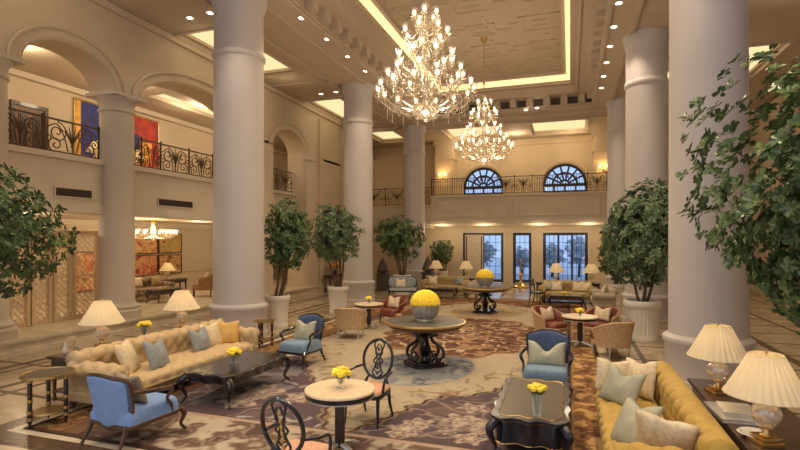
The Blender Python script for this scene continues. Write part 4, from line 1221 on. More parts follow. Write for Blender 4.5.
def bouquet(label, loc, n, spread, h, r, m, seed, group='bouquets'):
    t = thing('bouquet', label, 'flowers', loc, 0, group); R = random.Random(seed)
    st = MB()
    for i in range(n):
        q = sqrt((i + .5) / n); a = i * 2.4
        p = (spread * q * cos(a), spread * q * sin(a), h + spread * .55 * (1 - q * q) + R.uniform(-.01, .01))
        b = MB(); rose(b, p, r * R.uniform(.85, 1.15), R); b.build('bloom', m, t)
        st.tube([(0.012 * cos(a), .012 * sin(a), .01), (p[0] * .6, p[1] * .6, h * .7), (p[0], p[1], p[2] - r * .5)], .004, 4)
    for i in range(n):
        a = i * 1.9; leaf_mesh(st, Vector((.02 * cos(a), .02 * sin(a), h * .85)), Vector((cos(a), sin(a), .35)).normalized(), Vector((0, 0, 1)), spread * .9, spread * .25)
    st.build('stems', M['stem'], t, fixn=False)
    return t
def vase(label, loc, prof, m, group='flower vases', n=28, name='flower_vase', square=False):
    b = MB()
    if square:
        w, h = prof; tt = .006
        b.box(-w, w, -w, w, 0, .012)
        for (a, c, e, f) in ((-w, w, -w, -w + tt), (-w, w, w - tt, w), (-w, -w + tt, -w + tt, w - tt), (w - tt, w, -w + tt, w - tt)): b.box(a, c, e, f, .012, h)
    else: b.lathe(prof, n, (0, 0, 0), None, caps=False)
    o = b.build(name, m, smooth=not square); o.location = loc
    return tag(o, label, 'vase', group)
def flower_bowl(loc, lab_b, lab_f, r=.285):
    fl = lambda a, z: 1 - .13 * abs(sin(a * 10)) * (1 if .06 < z < .28 else 0)
    b = MB(); b.lathe([(.02, 0), (r * .6, 0), (r * .6, .02), (r * .55, .035), (r * .72, .07), (r * .92, .14), (r * 1.01, .22), (r * .99, .28), (r * 1.04, .33), (r * 1.0, .335), (r * .95, .3), (r * .6, .12), (.01, .1)], 104, (0, 0, 0), fl, caps=False)
    o = b.build('silver_bowl', M['silver']); o.location = loc; tag(o, lab_b, 'bowl', 'fluted silver bowls')
    b = MB(); R = random.Random(3)
    b.lathe([(r * .93, .30), (r * .98, .33), (r * .9, .45), (r * .6, .54), (.01, .585)], 40)
    for i in range(620):
        z = 1 - (i + .5) / 620 * 1.02; a = i * 2.399963; q = sqrt(max(0, 1 - z * z))
        c = (r * 1.0 * q * cos(a), r * 1.0 * q * sin(a), .33 + z * .27)
        b.ball(c, .021 * R.uniform(.8, 1.2), 6, 4)
    o = b.build('flower_dome', M['yellow'], ang=3.0); o.location = loc; tag(o, lab_f, 'flowers', 'domes of yellow flowers')

# ------------------------------------------------------------------ PLACING: left seating group
sofa('long cream tufted sofa with rolled arms facing the left coffee table', (-6.55, 7.15, ZR), PI / 2, 3.5, 1.06, M['cream_sofa'], M['wood'], .84, .70)
coffee_table('long low black table with dark gloss top in front of the cream sofa', (-5.18, 7.05, ZR), 0, 1.7, .96, .47, M['black'], M['bronze'], M['black'])
armchair('light-blue armchair with its back to the viewer and a taupe cushion', (-5.2, 4.98, ZR), PI - .10, M['blue'], M['blue_light'], M['blue_light'], M['brown_frame'], .80, .84, .90, zb=.23)
armchair('blue armchair at the far end of the dark coffee table, with a sage cushion', (-5.12, 8.98, ZR), -.12, M['blue_dark'], None, M['blue_seat'], M['black'])
side_table('round gilt side table on three black legs beside the cream sofa arm', (-6.72, 4.98, ZR), .32, .68)
side_table('small gilt side table between the cream sofa and the grey column', (-6.75, 10.15, ZR), .24, .62)
console('long dark console behind the cream sofa carrying two lamps', (-7.42, 7.15, 0), 0, 3.0, .52, .70, M['console'])
lamp('glass-urn lamp on the dark console, nearer to the round side table', (-7.42, 6.42, .70), .98, .335, 9)
lamp('glass-urn lamp on the dark console, nearer to the grey column', (-7.42, 8.25, .70), .98, .34, 9)
x, y = P(142, 338, .70)
vase('tall clear flared vase on the console between its two lamps', (-7.42, 7.3, .70), [(.05, 0), (.05, .01), (.02, .03), (.025, .12), (.055, .22), (.05, .22), (.02, .12)], M['clear'])
bouquet('yellow roses in the flared console vase', (-7.42, 7.3, .74), 9, .10, .2, .045, M['yellow'], 4)
for (yy, nm) in ((5.84, 'crystal decanter at the near end of the left console'),):
    b = MB(); b.lathe([(.05, 0), (.06, .02), (.055, .1), (.025, .16), (.02, .2), (.03, .21)], 20, caps=True); o = b.build('decanter', M['crystal']); o.location = (-7.5, yy, .70); tag(o, nm, 'decanter')
    b = MB(); b.lathe([(.03, 0), (.036, .1), (.03, .1), (.026, .01)], 18, caps=False); o = b.build('tumbler', M['crystal']); o.location = (-7.33, 5.8, .70); tag(o, 'small crystal tumbler beside the decanter on the left console', 'glass', 'crystal tumblers')
    c = o.copy(); C.objects.link(c); c.location = (-7.31, 5.95, .70); c['label'] = 'small crystal tumbler nearest the lamp base on the left console'
    b = MB(); b.lathe([(.05, 0), (.055, .01), (.015, .03), (.012, .12), (.05, .17), (.055, .26), (.05, .26), (.045, .17)], 18, caps=False); o = b.build('hurricane_glass', M['crystal']); o.location = (-7.52, 5.96, .70); tag(o, 'tall footed crystal candle glass behind the decanter', 'candle holder')
pillow('cream brocade cushion against the near arm of the cream sofa', (-6.55, 6.12, .67), (-.42, 0, PI * .66), .58, .54, .17, M['creamcloth'], .05)
pillow('blue-grey silk cushion with notched top beside the near arm of the cream sofa', (-6.34, 6.5, .65), (-.38, .08, PI * .58), .54, .50, .16, M['slate'], .10)
pillow('blue-grey cushion with notched top toward the far end of the cream sofa', (-6.55, 7.75, .645), (-.34, 0, PI * .52), .50, .46, .16, M['slate'], .11)
pillow('cream cushion behind the blue-grey one at the far end of the cream sofa', (-6.62, 8.13, .65), (-.28, 0, PI * .46), .50, .48, .15, M['creamcloth'], .05)
pillow('gold silk cushion in the far corner of the cream sofa', (-6.5, 8.48, .65), (-.3, 0, PI * .22), .46, .46, .15, M['yellowcloth'], .03)
pillow('taupe cushion on the light-blue armchair', (-5.13, 4.84, .68), (.35, 0, -.10), .44, .40, .15, M['taupecloth'], .05)
pillow('sage silk cushion on the blue armchair behind the dark coffee table', (-5.1, 9.09, .665), (-.30, 0, -.12), .50, .42, .15, M['sage'], .09)
vase('square glass vase on the long low black table', (-5.2, 6.95, .474 + ZR), (.055, .13), M['clear'], square=True)
bouquet('yellow roses in the square glass vase on the long low black table', (-5.2, 6.95, .488 + ZR), 12, .11, .15, .045, M['yellow'], 5)

# ------------------------------------------------------------------ PLACING: round table with oval chairs
tx, ty = P(340, 389.5, .74)
round_table('round stone-topped table with dark edge between the two oval-backed chairs', (tx, ty, ZR), .42, .74, M['stone_top'], M['navy'], M['silver'], M['wood'])
oval_chair('oval-backed chair with peach seat, its back to the viewer', (-2.45, 4.28, ZR), PI - .10, M['peach'], M['navy'], M['gold'])
oval_chair('oval-backed chair with peach seat facing the viewer, behind the stone-topped table', (-2.62, 6.46, ZR), -.08, M['peach'], M['navy'], M['bronze'])
vase('small footed glass vase on the stone-topped round table', (tx, ty + .02, .74 + ZR), [(.05, 0), (.05, .008), (.014, .02), (.012, .04), (.045, .07), (.055, .12), (.05, .12), (.04, .07), (.01, .045)], M['clear'])
bouquet('yellow roses in the small footed glass vase', (tx, ty + .02, .785 + ZR), 12, .105, .12, .042, M['yellow'], 6)

# ------------------------------------------------------------------ PLACING: flower tables
T1 = (-2.75, 9.75); T2 = (-2.77, 17.4)
ft = flower_table('large round grey-topped table with gilt rim and scrolled black pedestal, nearer one', (T1[0], T1[1], ZR), .81, .87)
dup(ft, (T2[0], T2[1], ZR), .5, 'large round gilt-rimmed table farther off toward the glass doors')
flower_bowl((T1[0], T1[1], .87 + ZR + .002), 'fluted silver bowl on the nearer flower table', 'big dome of yellow flowers on the nearer flower table')
flower_bowl((T2[0], T2[1], .87 + ZR + .002), 'fluted silver bowl on the far flower table', 'dome of yellow flowers on the far flower table')

# ------------------------------------------------------------------ PLACING: right seating group
coffee_table('black and gold low table with taupe mirrored top, next to the gold sofa', (-.44, 6.7, ZR), 0, 1.86, .92, .47, M['taupe_glass'], M['gold'], M['navy'], True)
armchair('deep blue armchair facing the viewer behind the taupe-topped table', (-.36, 8.5, ZR), -.02, M['blue_dark'], None, M['blue_seat'], M['navy'], .74, .76, .95)
pillow('pale sage cushion with notched top on the deep blue armchair', (-.36, 8.52, .66), (-.36, 0, -.02), .60, .40, .17, M['sage'], .20)
vase('tall square glass vase on the taupe-topped table', (P(537, 417, .475)[0], P(537, 417, .475)[1], .474 + ZR), (.05, .26), M['clear'], square=True)
bouquet('yellow roses in the tall square glass vase', (P(537, 417, .475)[0], P(537, 417, .475)[1], .488 + ZR), 12, .09, .29, .04, M['yellow'], 7)
sofa('gold velvet sofa in the right foreground seen from behind', (.84, 6.22, ZR), -PI / 2, 3.1, .98, M['gold_sofa'], M['wood'], .84, .70, group='sofas', trng=.40)
pillow('sage silk cushion leaning on the cream ones at the far end of the gold sofa', (.62, 6.92, .66), (-.42, .12, -.62), .50, .48, .16, M['sage'], .12)
pillow('cream brocade cushion in the far corner of the gold sofa', (.86, 7.28, .69), (-.30, -.1, -.85), .52, .50, .15, M['creamcloth'], .07)
pillow('cream cushion leaning on the far arm of the gold sofa', (.55, 7.38, .67), (-.25, .05, -.05), .44, .44, .14, M['creamcloth'], .04)
pillow('grey-sage silk cushion in the middle of the gold sofa', (.62, 5.55, .655), (-.55, -.1, -1.0), .52, .50, .16, M['sage'], .08)
pillow('cream cushion with gold pattern against the near arm of the gold sofa', (.84, 5.22, .68), (.42, .1, -.35), .54, .46, .17, M['creamcloth'], .03)
console('wide dark wood console behind the gold sofa', (1.78, 5.55, 0), 0, 3.4, .74, .75, M['console'])
lx, ly = P(718, 391, .77); lamp('glass-urn lamp on the wide console, farther from the viewer', (lx, ly, .75), .97, .31, 8)
lx, ly = P(766, 441, .77); lamp('glass-urn lamp on the wide console, nearest the viewer', (lx, ly, .75), .97, .315, 8)
bx, by = P(736, 413, .77)
def book(label, loc, rz, w, d, h, m):
    t = thing('book', label, 'book', loc, rz, 'books on the wide console')
    b = MB(); b.box(-w / 2, w / 2, -d / 2, d / 2, 0, .006); b.box(-w / 2, w / 2, -d / 2, d / 2, h - .006, h); b.box(-w / 2, -w / 2 + .006, -d / 2, d / 2, .006, h - .006); b.build('cover', m, t, smooth=False)
    b = MB(); b.box(-w / 2 + .006, w / 2 - .012, -d / 2 + .01, d / 2 - .01, .006, h - .006); b.build('pages', M['pages'], t, smooth=False)
book('large grey book at the bottom of the pair on the wide console', (bx, by, .75), .06, .42, .58, .035, M['paper'])
book('smaller pale book on top of the large grey one', (bx + .01, by + .02, .785), -.04, .29, .38, .03, M['silver'])
b = MB(); b.lathe([(.001, .004), (.06, .004), (.1, .02), (.135, .035), (.13, .04), (.09, .026), (.001, .014)], 36, caps=False); o = b.build('white_dish', M['white'])
dx, dy = P(731, 433, .76); o.location = (max(1.56, dx), dy, .75); tag(o, 'round white dish on the wide console', 'dish')

# ------------------------------------------------------------------ PLACING: middle seating groups
mx_, my_ = P(580, 316.5, .70)
round_table('round table between tub chairs to the right of the carpet', (mx_, my_, ZR), .42, .70, M['stone_top'], M['wood'], M['silver'], M['wood'])
tub_chair('tub chair seen from behind, beige woven shell, at the right-hand round table', (.86, 11.72, 0.004), PI + .62, M['weave'], M['maroon'], M['silver'])
tub_chair('maroon tub chair with cushion, toward the carpet centre at the right-hand round table', (-.48, 13.15, ZR), .95, M['weave'], M['maroon'], M['silver'])
tub_chair('maroon tub chair with cushion, toward the planter at the right-hand round table', (.74, 13.62, .004), -.6, M['weave'], M['maroon'], M['silver'])
pillow('pale gold cushion on the maroon tub chair toward the carpet centre', (-.54, 13.22, .645), (-.3, 0, .95), .46, .36, .14, M['creamcloth'], .08)
pillow('pale gold cushion on the maroon tub chair toward the planter', (.77, 13.69, .645), (-.3, 0, -.65), .46, .36, .14, M['creamcloth'], .08)
vase('little glass vase on the right-hand round table', (mx_, my_, .70 + ZR), (.035, .08), M['clear'], square=True)
bouquet('yellow posy on the right-hand round table', (mx_, my_, .72 + ZR), 8, .09, .10, .042, M['yellow'], 8)

nx_, ny_ = P(369, 304, .70)
round_table('round table between tub chairs in front of the second left column', (nx_, ny_, ZR), .42, .70, M['stone_top'], M['wood'], M['silver'], M['wood'])
tub_chair('woven tub chair seen from behind, nearest the blue armchair on the left', (-5.32, 11.85, ZR), PI + .15, M['weave'], M['tan'], M['silver'])
tub_chair('maroon tub chair facing the viewer at the left-hand round table', (-5.0, 14.25, ZR), -.35, M['maroon'], M['maroon'], M['wood'])
tub_chair('tan tub chair beside the nearer flower table, at the left-hand round table', (-4.2, 13.2, ZR), -1.3, M['tan'], M['tan'], M['wood'])
pillow('pale cushion on the maroon tub chair at the left-hand round table', (-5.0, 14.28, .645), (-.3, 0, -.35), .44, .36, .14, M['creamcloth'], .08)
vase('little glass vase on the left-hand round table', (nx_, ny_, .70 + ZR), (.03, .08), M['clear'], square=True)
bouquet('yellow posy on the left-hand round table', (nx_, ny_, .72 + ZR), 8, .08, .12, .04, M['yellow'], 9)

# ------------------------------------------------------------------ PLACING: back seating groups
sofa('olive-gold tufted sofa below the right-hand glass doors', (-.12, 21.25, 0.004), 0, 2.1, .9, M['olive'], M['wood'], .86, .68, .02)
sofa('grey-beige sofa set sideways before the farthest right columns', (1.15, 19.6, 0.004), -PI / 2, 1.7, .85, M['grey_sofa'], M['wood'], .80, .66, .015)
coffee_table('small dark table in front of the olive-gold sofa', (-.15, 19.75, .004), PI / 2, 1.25, .6, .45, M['black'], M['gold'], M['wood'])
for (dx_, nm, m_) in ((-.72, 'sage cushion at the chair end of the olive-gold sofa', 'sage'), (-.38, 'cream cushion second along the olive-gold sofa', 'creamcloth'), (.42, 'cream cushion third along the olive-gold sofa', 'creamcloth'), (.72, 'white cushion at the planter end of the olive-gold sofa', 'creamcloth')):
    pillow(nm, (-.12 + dx_, 21.24, .655), (-.3, 0, 0), .42, .40, .13, M[m_], .06)
pillow('cream cushion on the sideways grey-beige sofa', (1.17, 19.9, .655), (-.3, 0, -PI / 2), .42, .40, .13, M['creamcloth'], .06)
console('console behind the olive-gold sofa by the glass doors', (-.1, 22.3, 0), PI / 2, 2.6, .4, .72, M['console'], shelf=False)
lx = PY(556.5, 280, 22.3)[0]; lamp('white-shaded lamp before the right-hand glass doors, nearer the middle door', (lx, 22.3, .72), 1.0, .33, 7)
lx = PY(591.5, 280, 22.3)[0]; lamp('white-shaded lamp before the right-hand glass doors, beside the tree', (lx, 22.3, .72), 1.0, .33, 7)
bouquet('yellow posy on the small dark table by the olive-gold sofa', (-.2, 19.75, .456), 7, .08, .06, .04, M['yellow'], 10)
def side_chair(label, loc, rz, m):
    t = thing('side_chair', label, 'chair', loc, rz, 'dark wooden side chairs')
    b = MB(); b.pad(rrect(.46, .44, .06, 5), .06, .03, lambda a, c, q: (a, c, .44 + q)); b.build('seat', m, t)
    for sx in (-1, 1):
        b = MB(); b.tube([(sx * .2, -.19, .43), (sx * .21, -.21, 0)], [.022, .014], 8); b.build('leg', M['black'], t)
        b = MB(); b.tube(catmull([(sx * .2, .27, .98), (sx * .2, .2, .45), (sx * .2, .28, 0)], 5), [.018, .024, .014], 8); b.build('leg', M['black'], t)
    b = MB(); b.pad(rrect(.42, .26, .06, 5, 0, .83), .02, .02, lambda a, c, q: (a, .25 - q, c)); b.build('backrest', M['black'], t)
    return t
side_chair('dark wooden side chair on the carpet edge left of the olive-gold sofa', (-1.2, 20.3, ZR), 1.2, M['wood'])
sofa('olive-gold tufted sofa in the left rear seating group', (-5.4, 22.6, 0.004), 0, 2.2, .9, M['olive'], M['wood'], .84, .68, .02)
pillow('cream cushion at the settee end of the left rear sofa', (-6.0, 22.58, .65), (-.3, 0, .2), .42, .40, .13, M['creamcloth'], .06)
pillow('grey cushion at the flower-table end of the left rear sofa', (-4.75, 22.58, .65), (-.3, 0, -.2), .42, .40, .13, M['slate'], .06)
coffee_table('dark low table in front of the left rear sofa', (-5.2, 21.0, .004), PI / 2, 1.3, .65, .45, M['black'], M['bronze'], M['wood'])
console('console behind the left rear sofa', (-5.3, 23.5, 0), PI / 2, 2.9, .4, .72, M['console'], shelf=False)
lx = PY(436, 280, 23.5)[0]; lamp('white-shaded lamp on the left rear console, below the round wall tree', (lx, 23.5, .72), 1.0, .33, 7)
lx = PY(466, 280, 23.5)[0]; lamp('white-shaded lamp on the left rear console, beside the beige panelled door', (lx, 23.5, .72), 1.0, .32, 7)
def settee(label, loc, rz, m, w=1.25):
    t = thing('settee', label, 'settee', loc, rz, 'settees')
    h = w / 2
    b = MB(); b.box(-h + .03, h - .03, -.3, .3, .30, .36); b.build('seat_rail', M['black'], t, bevel=.01)
    b = MB(); b.pad(rrect(w - .08, .58, .08, 5), .11, 0, lambda a, c, q: (a, c, .36 + q)); b.build('seat', m, t)
    out = rrect(w - .04, .44, .16, 6, 0, .68)
    b = MB(); b.pad(out, .04, .03, lambda a, c, q: (a, .30 + (c - .4) * .15 - q, c)); b.build('backrest', m, t)
    b = MB(); b.tube([(a, .30 + (c - .4) * .15, c) for a, c in out], .022, 7, True); b.build('back_frame', M['black'], t)
    for sx in (-1, 1):
        b = MB(); b.tube(catmull([(sx * (h - .04), .3, .68), (sx * h, 0, .64), (sx * h, -.22, .6), (sx * (h - .04), -.26, .34)], 6), .022, 7); b.build('armrest', M['black'], t)
        for yy in (-.26, .26):
            b = MB(); b.tube([(sx * (h - .06), yy, .32), (sx * (h - .05), yy * 1.08, 0)], [.028, .015], 8); b.build('leg', M['black'], t)
    return t
settee('dark-framed settee with pale blue-grey upholstery before the third left column', (-6.75, 20.4, .004), .35, M['slate'])
pillow('white cushion on the dark-framed settee', (-6.85, 20.42, .66), (-.25, 0, .35), .42, .38, .13, M['creamcloth'], .06)
tub_chair('grey upholstered tub chair between the far flower table and the left rear sofa', (-3.75, 21.3, ZR), -.5, M['grey_sofa'], M['grey_sofa'], M['wood'])
# cone ornaments on plinths
def cone_ornament(label, loc):
    t = thing('cone_ornament', label, 'ornament', loc, 0, 'cone-shaped ornaments')
    b = MB(); b.box(-.3, .3, -.3, .3, 0, .06); b.box(-.25, .25, -.25, .25, .06, .78); b.box(-.3, .3, -.3, .3, .78, .84); b.build('plinth', M['bronze'], t, bevel=.01, smooth=False)
    wv = lambda a, z: 1 + .06 * cos(a * 10 + z * 30)
    b = MB(); b.lathe([(.1, .84), (.26, .9), (.3, .98), (.24, 1.15), (.17, 1.35), (.09, 1.52), (.02, 1.62)], 60, (0, 0, 0), wv); b.build('cone', M['bronze'], t)
    b = MB(); b.ball((0, 0, 1.66), .05, 10, 8); b.build('finial', M['gold'], t)
x0_, y0_ = P(383, 290); cone_ornament('grey cone ornament on a plinth between the second and third left columns', (x0_, y0_, 0))
x0_, _ = PY(428, 290, 25.4); cone_ornament('grey cone ornament on a plinth beside the left rear console lamp', (x0_, 25.4, 0))
# brass stand at the doors
t = thing('brass_stand', 'tall brass bell-based stand before the middle glass door', 'stand', (PY(521, 285, 27.2)[0], 27.2, 0))
b = MB(); b.lathe([(.40, 0), (.42, .05), (.38, .1), (.26, .16), (.2, .2), (.12, .26)], 36); b.build('base', M['brass'], t)
b = MB(); b.lathe([(.12, .26), (.07, .36), (.05, .5), (.09, .6), (.1, .66), (.05, .74), (.035, .95), (.06, 1.02), (.03, 1.1), (.025, 1.3)], 24); b.build('stem', M['brass'], t)
b = MB(); b.lathe([(.025, 1.3), (.07, 1.36), (.05, 1.44), (.01, 1.58)], 16); b.build('finial', M['gold'], t)
# console with orange flowers against the aisle wall
console('small dark console against the aisle wall behind the second potted tree', (-11.1, 22.9, 0), 0, 1.9, .45, .80, M['wood'], shelf=True)
vase('low bronze vase on the aisle console', (-11.1, 22.9, .80), [(.08, 0), (.12, .1), (.1, .2), (.11, .22), (.09, .2), (.1, .1)], M['bronze'])
bouquet('orange and yellow flowers on the aisle console', (-11.1, 22.9, .83), 16, .32, .34, .07, M['orange'], 12)

# ------------------------------------------------------------------ PLACING: lounge behind the arcade
ZL = .34
def LP(u, v): return P(u, v, ZL)
x_, y_ = LP(150, 303)
sofa('patterned lounge sofa under the four paintings', (-14.6, 14.3, ZL), PI / 2, 2.3, .85, M['floral'], M['wood'], .80, .6, .0, group='sofas', seat_tuft=False)
for i, (dy_, nm, m_) in enumerate(((-.35, 'floral-patterned cushion on the lounge sofa', 'creamcloth'), (.55, 'olive cushion on the lounge sofa', 'olive'))):
    pillow(nm, (-14.52, 14.3 + dy_, ZL + .66), (-.3, 0, PI / 2), .5, .36, .13, M[m_], .0)
t = console('dark lounge console below the paintings with a small lamp', (-15.4, PX(170, 268, -15.4)[0], ZL), 0, 1.6, .45, .56, M['wood'], shelf=False)
lamp('small lamp with white shade below the four paintings', (-15.4, PX(167.5, 268, -15.4)[0], ZL + .56), .85, .36, 8)
tub_chair('brown lounge armchair with cream cushion beside the grey column', (-13.3, 15.95, ZL), -.9, M['tan'], M['tan'], M['wood'], s=1.12)
pillow('cream cushion on the brown lounge armchair', (-13.24, 16.0, ZL + .74), (-.3, 0, -.9), .46, .38, .14, M['creamcloth'], .04)
t = coffee_table('low dark lounge table before the patterned sofa', (-13.5, 14.2, ZL), 0, 1.2, .6, .45, M['black'], M['bronze'], M['wood'])

# gallery console and lamps
t = console('gallery console before the large abstract painting', (-15.9, PX(122, 150, -15.9)[0], 4.4), 0, 3.4, .45, .8, M['wood'], shelf=False)
lamp('gallery lamp glowing before the red part of the abstract painting', (-15.9, PX(136, 155, -15.9)[0], 5.2), 1.0, .34, 10)
lamp('gallery lamp glowing before the blue part of the abstract painting', (-15.9, PX(97.5, 150, -15.9)[0], 5.2), 1.0, .34, 10)

# ------------------------------------------------------------------ chandeliers
def chandelier(label, loc, tiers, stem_top, hub, power, group='crystal chandeliers', drops=True):
    t = thing('chandelier', label, 'chandelier', loc, 0, group)
    z0 = 0
    b = MB(); b.tube([(0, 0, stem_top[0]), (0, 0, stem_top[1])], .014, 8)
    b.lathe([(.02, stem_top[1] - .2), (.12, stem_top[1] - .08), (.14, stem_top[1])], 20); b.ball((0, 0, stem_top[0] + (stem_top[1] - stem_top[0]) * .25), .05, 10, 8); b.build('rod', M['brass'], t)
    b = MB(); b.lathe(hub, 28, (0, 0, 0), lambda a, z: 1 + .05 * cos(a * 10)); b.build('glass_column', M['crystal'], t)
    dr = MB(); R = random.Random(5)
    for (n, rad, zt, zh, dip) in tiers:
        arm = MB()
        pts = catmull([(.07, 0, zh), (rad * .35, 0, zh - dip * .4), (rad * .72, 0, zt - dip), (rad * .96, 0, zt - dip * .55), (rad, 0, zt - .07)], 5)
        arm.tube(pts, [.016, .014, .014, .013, .012], 6)
        arm.lathe([(.015, zt - .08), (.06, zt - .065), (.072, zt - .05), (.03, zt - .045), (.02, zt - .0)], 12, (rad, 0, 0))
        sc = spiral(rad * .62, zt - dip * .55, .13 * rad + .03, 1.2, -PI / 2, 1, 14); arm.tube(sc, .009, 5)
        cup = MB(); cup.lathe([(.025, zt - .03), (.05, zt + .01), (.058, zt + .07), (.072, zt + .13)], 12, (rad, 0, 0), caps=False)
        bl = MB(); bl.ball((rad, 0, zt + .045), .037, 8, 7, 1.5)
        a0 = None
        for i in range(n):
            an = 2 * PI * i / n + zt
            if a0 is None:
                a0 = arm.build('arm', M['crystal'], t); c0 = cup.build('glass_cup', M['crystal'], a0); b0 = bl.build('candle_bulb', M['bulb'], a0); o = a0
            else:
                o = a0.copy(); C.objects.link(o); o.parent = t
                for q in (c0, b0): q2 = q.copy(); C.objects.link(q2); q2.parent = o
            o.rotation_euler = (0, 0, an)
            if not drops: continue
            c_, s_ = cos(an), sin(an)
            for k_ in range(7):
                dr.octa((rad * c_ + .06 * cos(k_ * .9), rad * s_ + .06 * sin(k_ * .9), zt - .12 - .03 * (k_ % 2)), .012, .04)
            for k_ in range(3):
                dr.octa((rad * c_, rad * s_, zt - .18 - k_ * .05), .014, .026)
            an2 = an + 2 * PI / n
            for k_ in range(1, 9):
                f = k_ / 9; aa = an + (an2 - an) * f; rr = rad * .86
                dr.octa((rr * cos(aa), rr * sin(aa), zt - .10 - .5 * dip * sin(PI * f)), .012, .022)
            for (q_, w_) in ((.62, .9), (.36, .6)):
                for k_ in range(1, 8):
                    f = k_ / 8; aa = an + (an2 - an) * f + q_; rr = rad * q_ + .04
                    dr.octa((rr * cos(aa), rr * sin(aa), zt - dip * w_ - .12 * sin(PI * f)), .013, .026)
            for k_ in range(6):
                dr.octa((rad * .8 * c_, rad * .8 * s_, zt - dip * .95 - k_ * .045), .014, .026)
            for k_ in range(12):
                f = k_ / 12; rr = rad * (1 - f) + .1 * f; dr.octa((rr * cos(an + .15), rr * sin(an + .15), zt + .05 + f * (zh + .55 - zt) - .25 * sin(PI * f)), .010, .022)
    if drops:
        for k_ in range(46):
            a = k_ * 2.4; q = sqrt((k_ + .5) / 46) * .3; dr.octa((q * cos(a), q * sin(a), .05 + .32 * q * q * 6 * .5 + R.uniform(0, .06)), .018, .045)
        o = dr.build('crystal_drops', M['crystal'], t, smooth=False, fixn=False); o['kind'] = 'stuff'
        plight('chandelier_light', (0, 0, -.85), power * .55, (255, 231, 198), .45, t)
        for i in range(3):
            a = PI / 3 + PI * 2 / 3 * i
            plight('chandelier_light', (1.3 * cos(a), 1.3 * sin(a), 1.7), power * .15, (255, 231, 198), .25, t)
    else: plight('chandelier_light', (0, 0, tiers[0][2] + .15), power, (255, 214, 150), .2, t)
    return t
hub = [(.01, 0), (.05, .02), (.06, .06), (.02, .09), (.1, .13), (.26, .2), (.32, .3), (.3, .36), (.1, .42), (.06, .55), (.1, .7), (.14, .85), (.08, 1.0), (.05, 1.2), (.09, 1.35), (.12, 1.5), (.06, 1.62), (.05, 1.85), (.1, 2.0), (.06, 2.15), (.03, 2.4), (.08, 2.55), (.02, 2.7)]
TI = [(14, 1.06, .72, .42, .40), (10, .84, 1.05, .75, .32), (8, .62, 1.42, 1.2, .30), (7, .48, 1.98, 1.75, .26), (5, .26, 2.36, 2.15, .18)]
cx_, cy_ = -3.02, 10.75
ch1 = chandelier('nearer and larger-looking crystal chandelier hanging over the near flower table', (cx_, cy_, 5.1), TI, (2.6, 4.94), hub, 270)
ch2 = dup(ch1, (-3.05, 18.9, 5.28), .2, 'farther crystal chandelier on a long rod, hanging over the far flower table')
for ch in ch2.children:
    if ch.name.startswith('rod'): ch.scale = (1, 1, 4.76 / 4.94)
xx_, yy_ = -14.6, PX(153, 235, -14.6)[0]
chandelier('small lounge chandelier in front of the four paintings', (xx_, yy_, 2.45), [(18, .80, .32, .2, .2)], (.6, .8), [(.02, 0), (.1, .06), (.14, .14), (.06, .22), (.04, .4), (.08, .5), (.03, .62)], 60, group=None, drops=False)

# wall sconces on the back balcony piers
def sconce(label, loc):
    t = thing('wall_sconce', label, 'wall lamp', loc, 0, 'balcony wall sconces')
    b = MB(); b.lathe([(.01, -.22), (.05, -.2), (.06, .0), (.04, .16), (.01, .2)], 14, sy=.35); b.build('backplate', M['brass'], t)
    for sx in (-1, 1):
        b = MB(); b.tube(catmull([(0, -.02, -.1), (sx * .1, -.12, -.16), (sx * .2, -.16, -.06), (sx * .2, -.16, .02)], 5), .012, 6); a = b.build('arm', M['brass'], t)
        b = MB(); b.lathe([(.03, .02), (.06, .06), (.075, .16)], 12, (sx * .2, -.16, 0), caps=False); b.build('glass_cup', M['crystal'], a)
        b = MB(); b.ball((sx * .2, -.16, .09), .05, 8, 7, 1.5); b.build('candle_bulb', M['bulb'], a)
    plight('sconce_light', (0, -.3, .12), 16, (255, 200, 120), .08, t)
x_, z_ = PY(443, 176, 30.88); sconce('twin-candle sconce on the balcony pier above the round wall tree', (x_, 30.88, z_))
x_, z_ = PY(603.5, 168, 30.88); sconce('twin-candle sconce on the balcony pier beside the right-hand fanlight', (x_, 30.88, z_))

# downlights
def downlight(loc, label, power=160):
    t = thing('ceiling_downlight', label, 'ceiling light', loc, 0, 'recessed ceiling downlights')
    b = MB(); b.lathe([(.075, -.001), (.115, -.012), (.12, -.004), (.12, 0)], 20, caps=False); b.build('trim_ring', M['white'], t)
    b = MB(); b.lathe([(.001, -.004), (.078, -.004)], 20, caps=False); b.build('lens', M['downlight'], t, fixn=False)
    plight('downlight_or_fill_spot', (0, 0, -.05), power, (255, 233, 202), .07, t, 1.9)
ordn = ['nearest', 'second', 'third', 'fourth', 'fifth', 'sixth', 'seventh', 'eighth', 'ninth']
for i in range(7):
    y = 12.6 + i * 1.57
    if i < 4: downlight((-7.16, y, HZ), 'recessed downlight in the left ceiling strip by the columns, %s from the viewer' % ordn[i])
    downlight((1.22, y + .3, HZ), 'recessed downlight in the right ceiling strip by the columns, %s from the viewer' % ordn[i])
for (u, v, nm) in ((190, 18, 'aisle ceiling downlight just left of the big column, nearer the arch wall'), (210, 13, 'aisle ceiling downlight touching the edge of the big grey column'), (321, 94, 'aisle ceiling downlight left of the second column, first of two'), (336, 92, 'aisle ceiling downlight left of the second column, second of two'),
                   (404, 101, 'nave downlight above the third column, beside the chandelier'), (526, 110, 'downlight in the ceiling before the balcony lightbox, first of two'), (537, 108, 'downlight in the ceiling before the balcony lightbox, second of two')):
    x_, y_ = P(u, v, HZ); downlight((x_, y_, HZ), nm, 45)

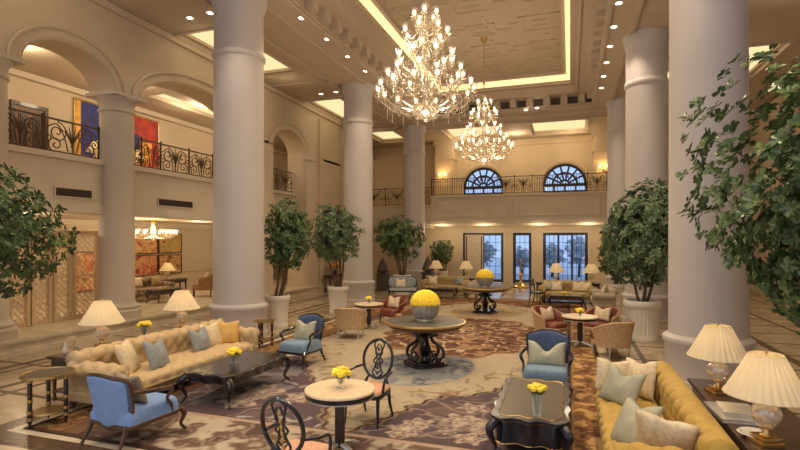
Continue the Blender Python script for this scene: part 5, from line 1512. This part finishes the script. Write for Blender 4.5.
# ------------------------------------------------------------------ daylight and added fill lights
w = bpy.data.worlds.new('daylight'); bpy.context.scene.world = w; w.use_nodes = True
bg = w.node_tree.nodes['Background']; bg.inputs['Strength'].default_value = 1.25
wn = w.node_tree; wt = wn.nodes.new('ShaderNodeTexCoord'); wsx = wn.nodes.new('ShaderNodeSeparateXYZ'); wr = wn.nodes.new('ShaderNodeValToRGB')
wn.links.new(wt.outputs['Generated'], wsx.inputs[0]); wn.links.new(wsx.outputs['Z'], wr.inputs['Fac']); wn.links.new(wr.outputs['Color'], bg.inputs['Color'])
wr.color_ramp.elements[0].position = 0.0; wr.color_ramp.elements[0].color = lin((196, 206, 226))
wr.color_ramp.elements[1].position = .35; wr.color_ramp.elements[1].color = lin((220, 226, 240))
# unseen fill added where the next bay's chandelier would hang
for (x, y, z, p) in ((-3, 2.6, 6.2, 110),):
    plight('next_bay_fill', (x, y, z), p, (255, 236, 214), .8)
for y in (1.6, 3.2, 4.75, 6.3, 7.9, 9.45, 11.0):  # unseen spots added for foreground brightness; outer rows extend the ceiling downlights
    for x in ((-7.16, 1.22, -3.0) if y < 10.5 else (1.22, -3.0)):
        plight('downlight_or_fill_spot', (x, y, HZ - .06), 190, (255, 231, 198), .07, None, 1.7)
for y in (3, 7.5, 12.5, 17, 22, 27):  # bare fill points added along the left aisle, no fixtures
    plight('aisle_fill', (-10.4, y, 8.4), 5, (255, 229, 190), .4)
for y in (5, 10, 15, 20, 26):  # the same kind of added fill for the right aisle
    plight('aisle_fill', (5.4, y, 8.3), 10, (255, 229, 190), .4)
for y in (6.5, 10, 13.5, 17, 20.5):  # point lights added to brighten gallery and lounge, not tied to any fixture
    plight('gallery_fill', (-14.6, y, 7.7), 85, (255, 231, 192), .3)
    plight('lounge_fill', (-14.4, y, 3.0), 52, (255, 231, 192), .2)
for x in (-7, -4.6, -1.6, .9):  # fill added under the balcony to lift the door wall
    plight('rear_hall_fill', (x, 28.3, 3.05), 42, (255, 229, 188), .3)
for x in (-6, -3, 0):  # added fill without lamps for the upper back wall
    plight('rear_gallery_fill', (x, 30.2, 8.2), 55, (255, 229, 188), .3)

sc = bpy.context.scene
sc.view_settings.view_transform = 'Standard'; sc.view_settings.look = 'None'
sc.view_settings.gamma = 1.0; sc.view_settings.exposure = 0.15; sc.view_settings.use_curve_mapping = False
sc.cycles.max_bounces = 8; sc.cycles.diffuse_bounces = 4; sc.cycles.transparent_max_bounces = 24
sc.cycles.sample_clamp_indirect = 4.0; sc.cycles.caustics_reflective = False; sc.cycles.caustics_refractive = False
sc.cycles.use_denoising = True
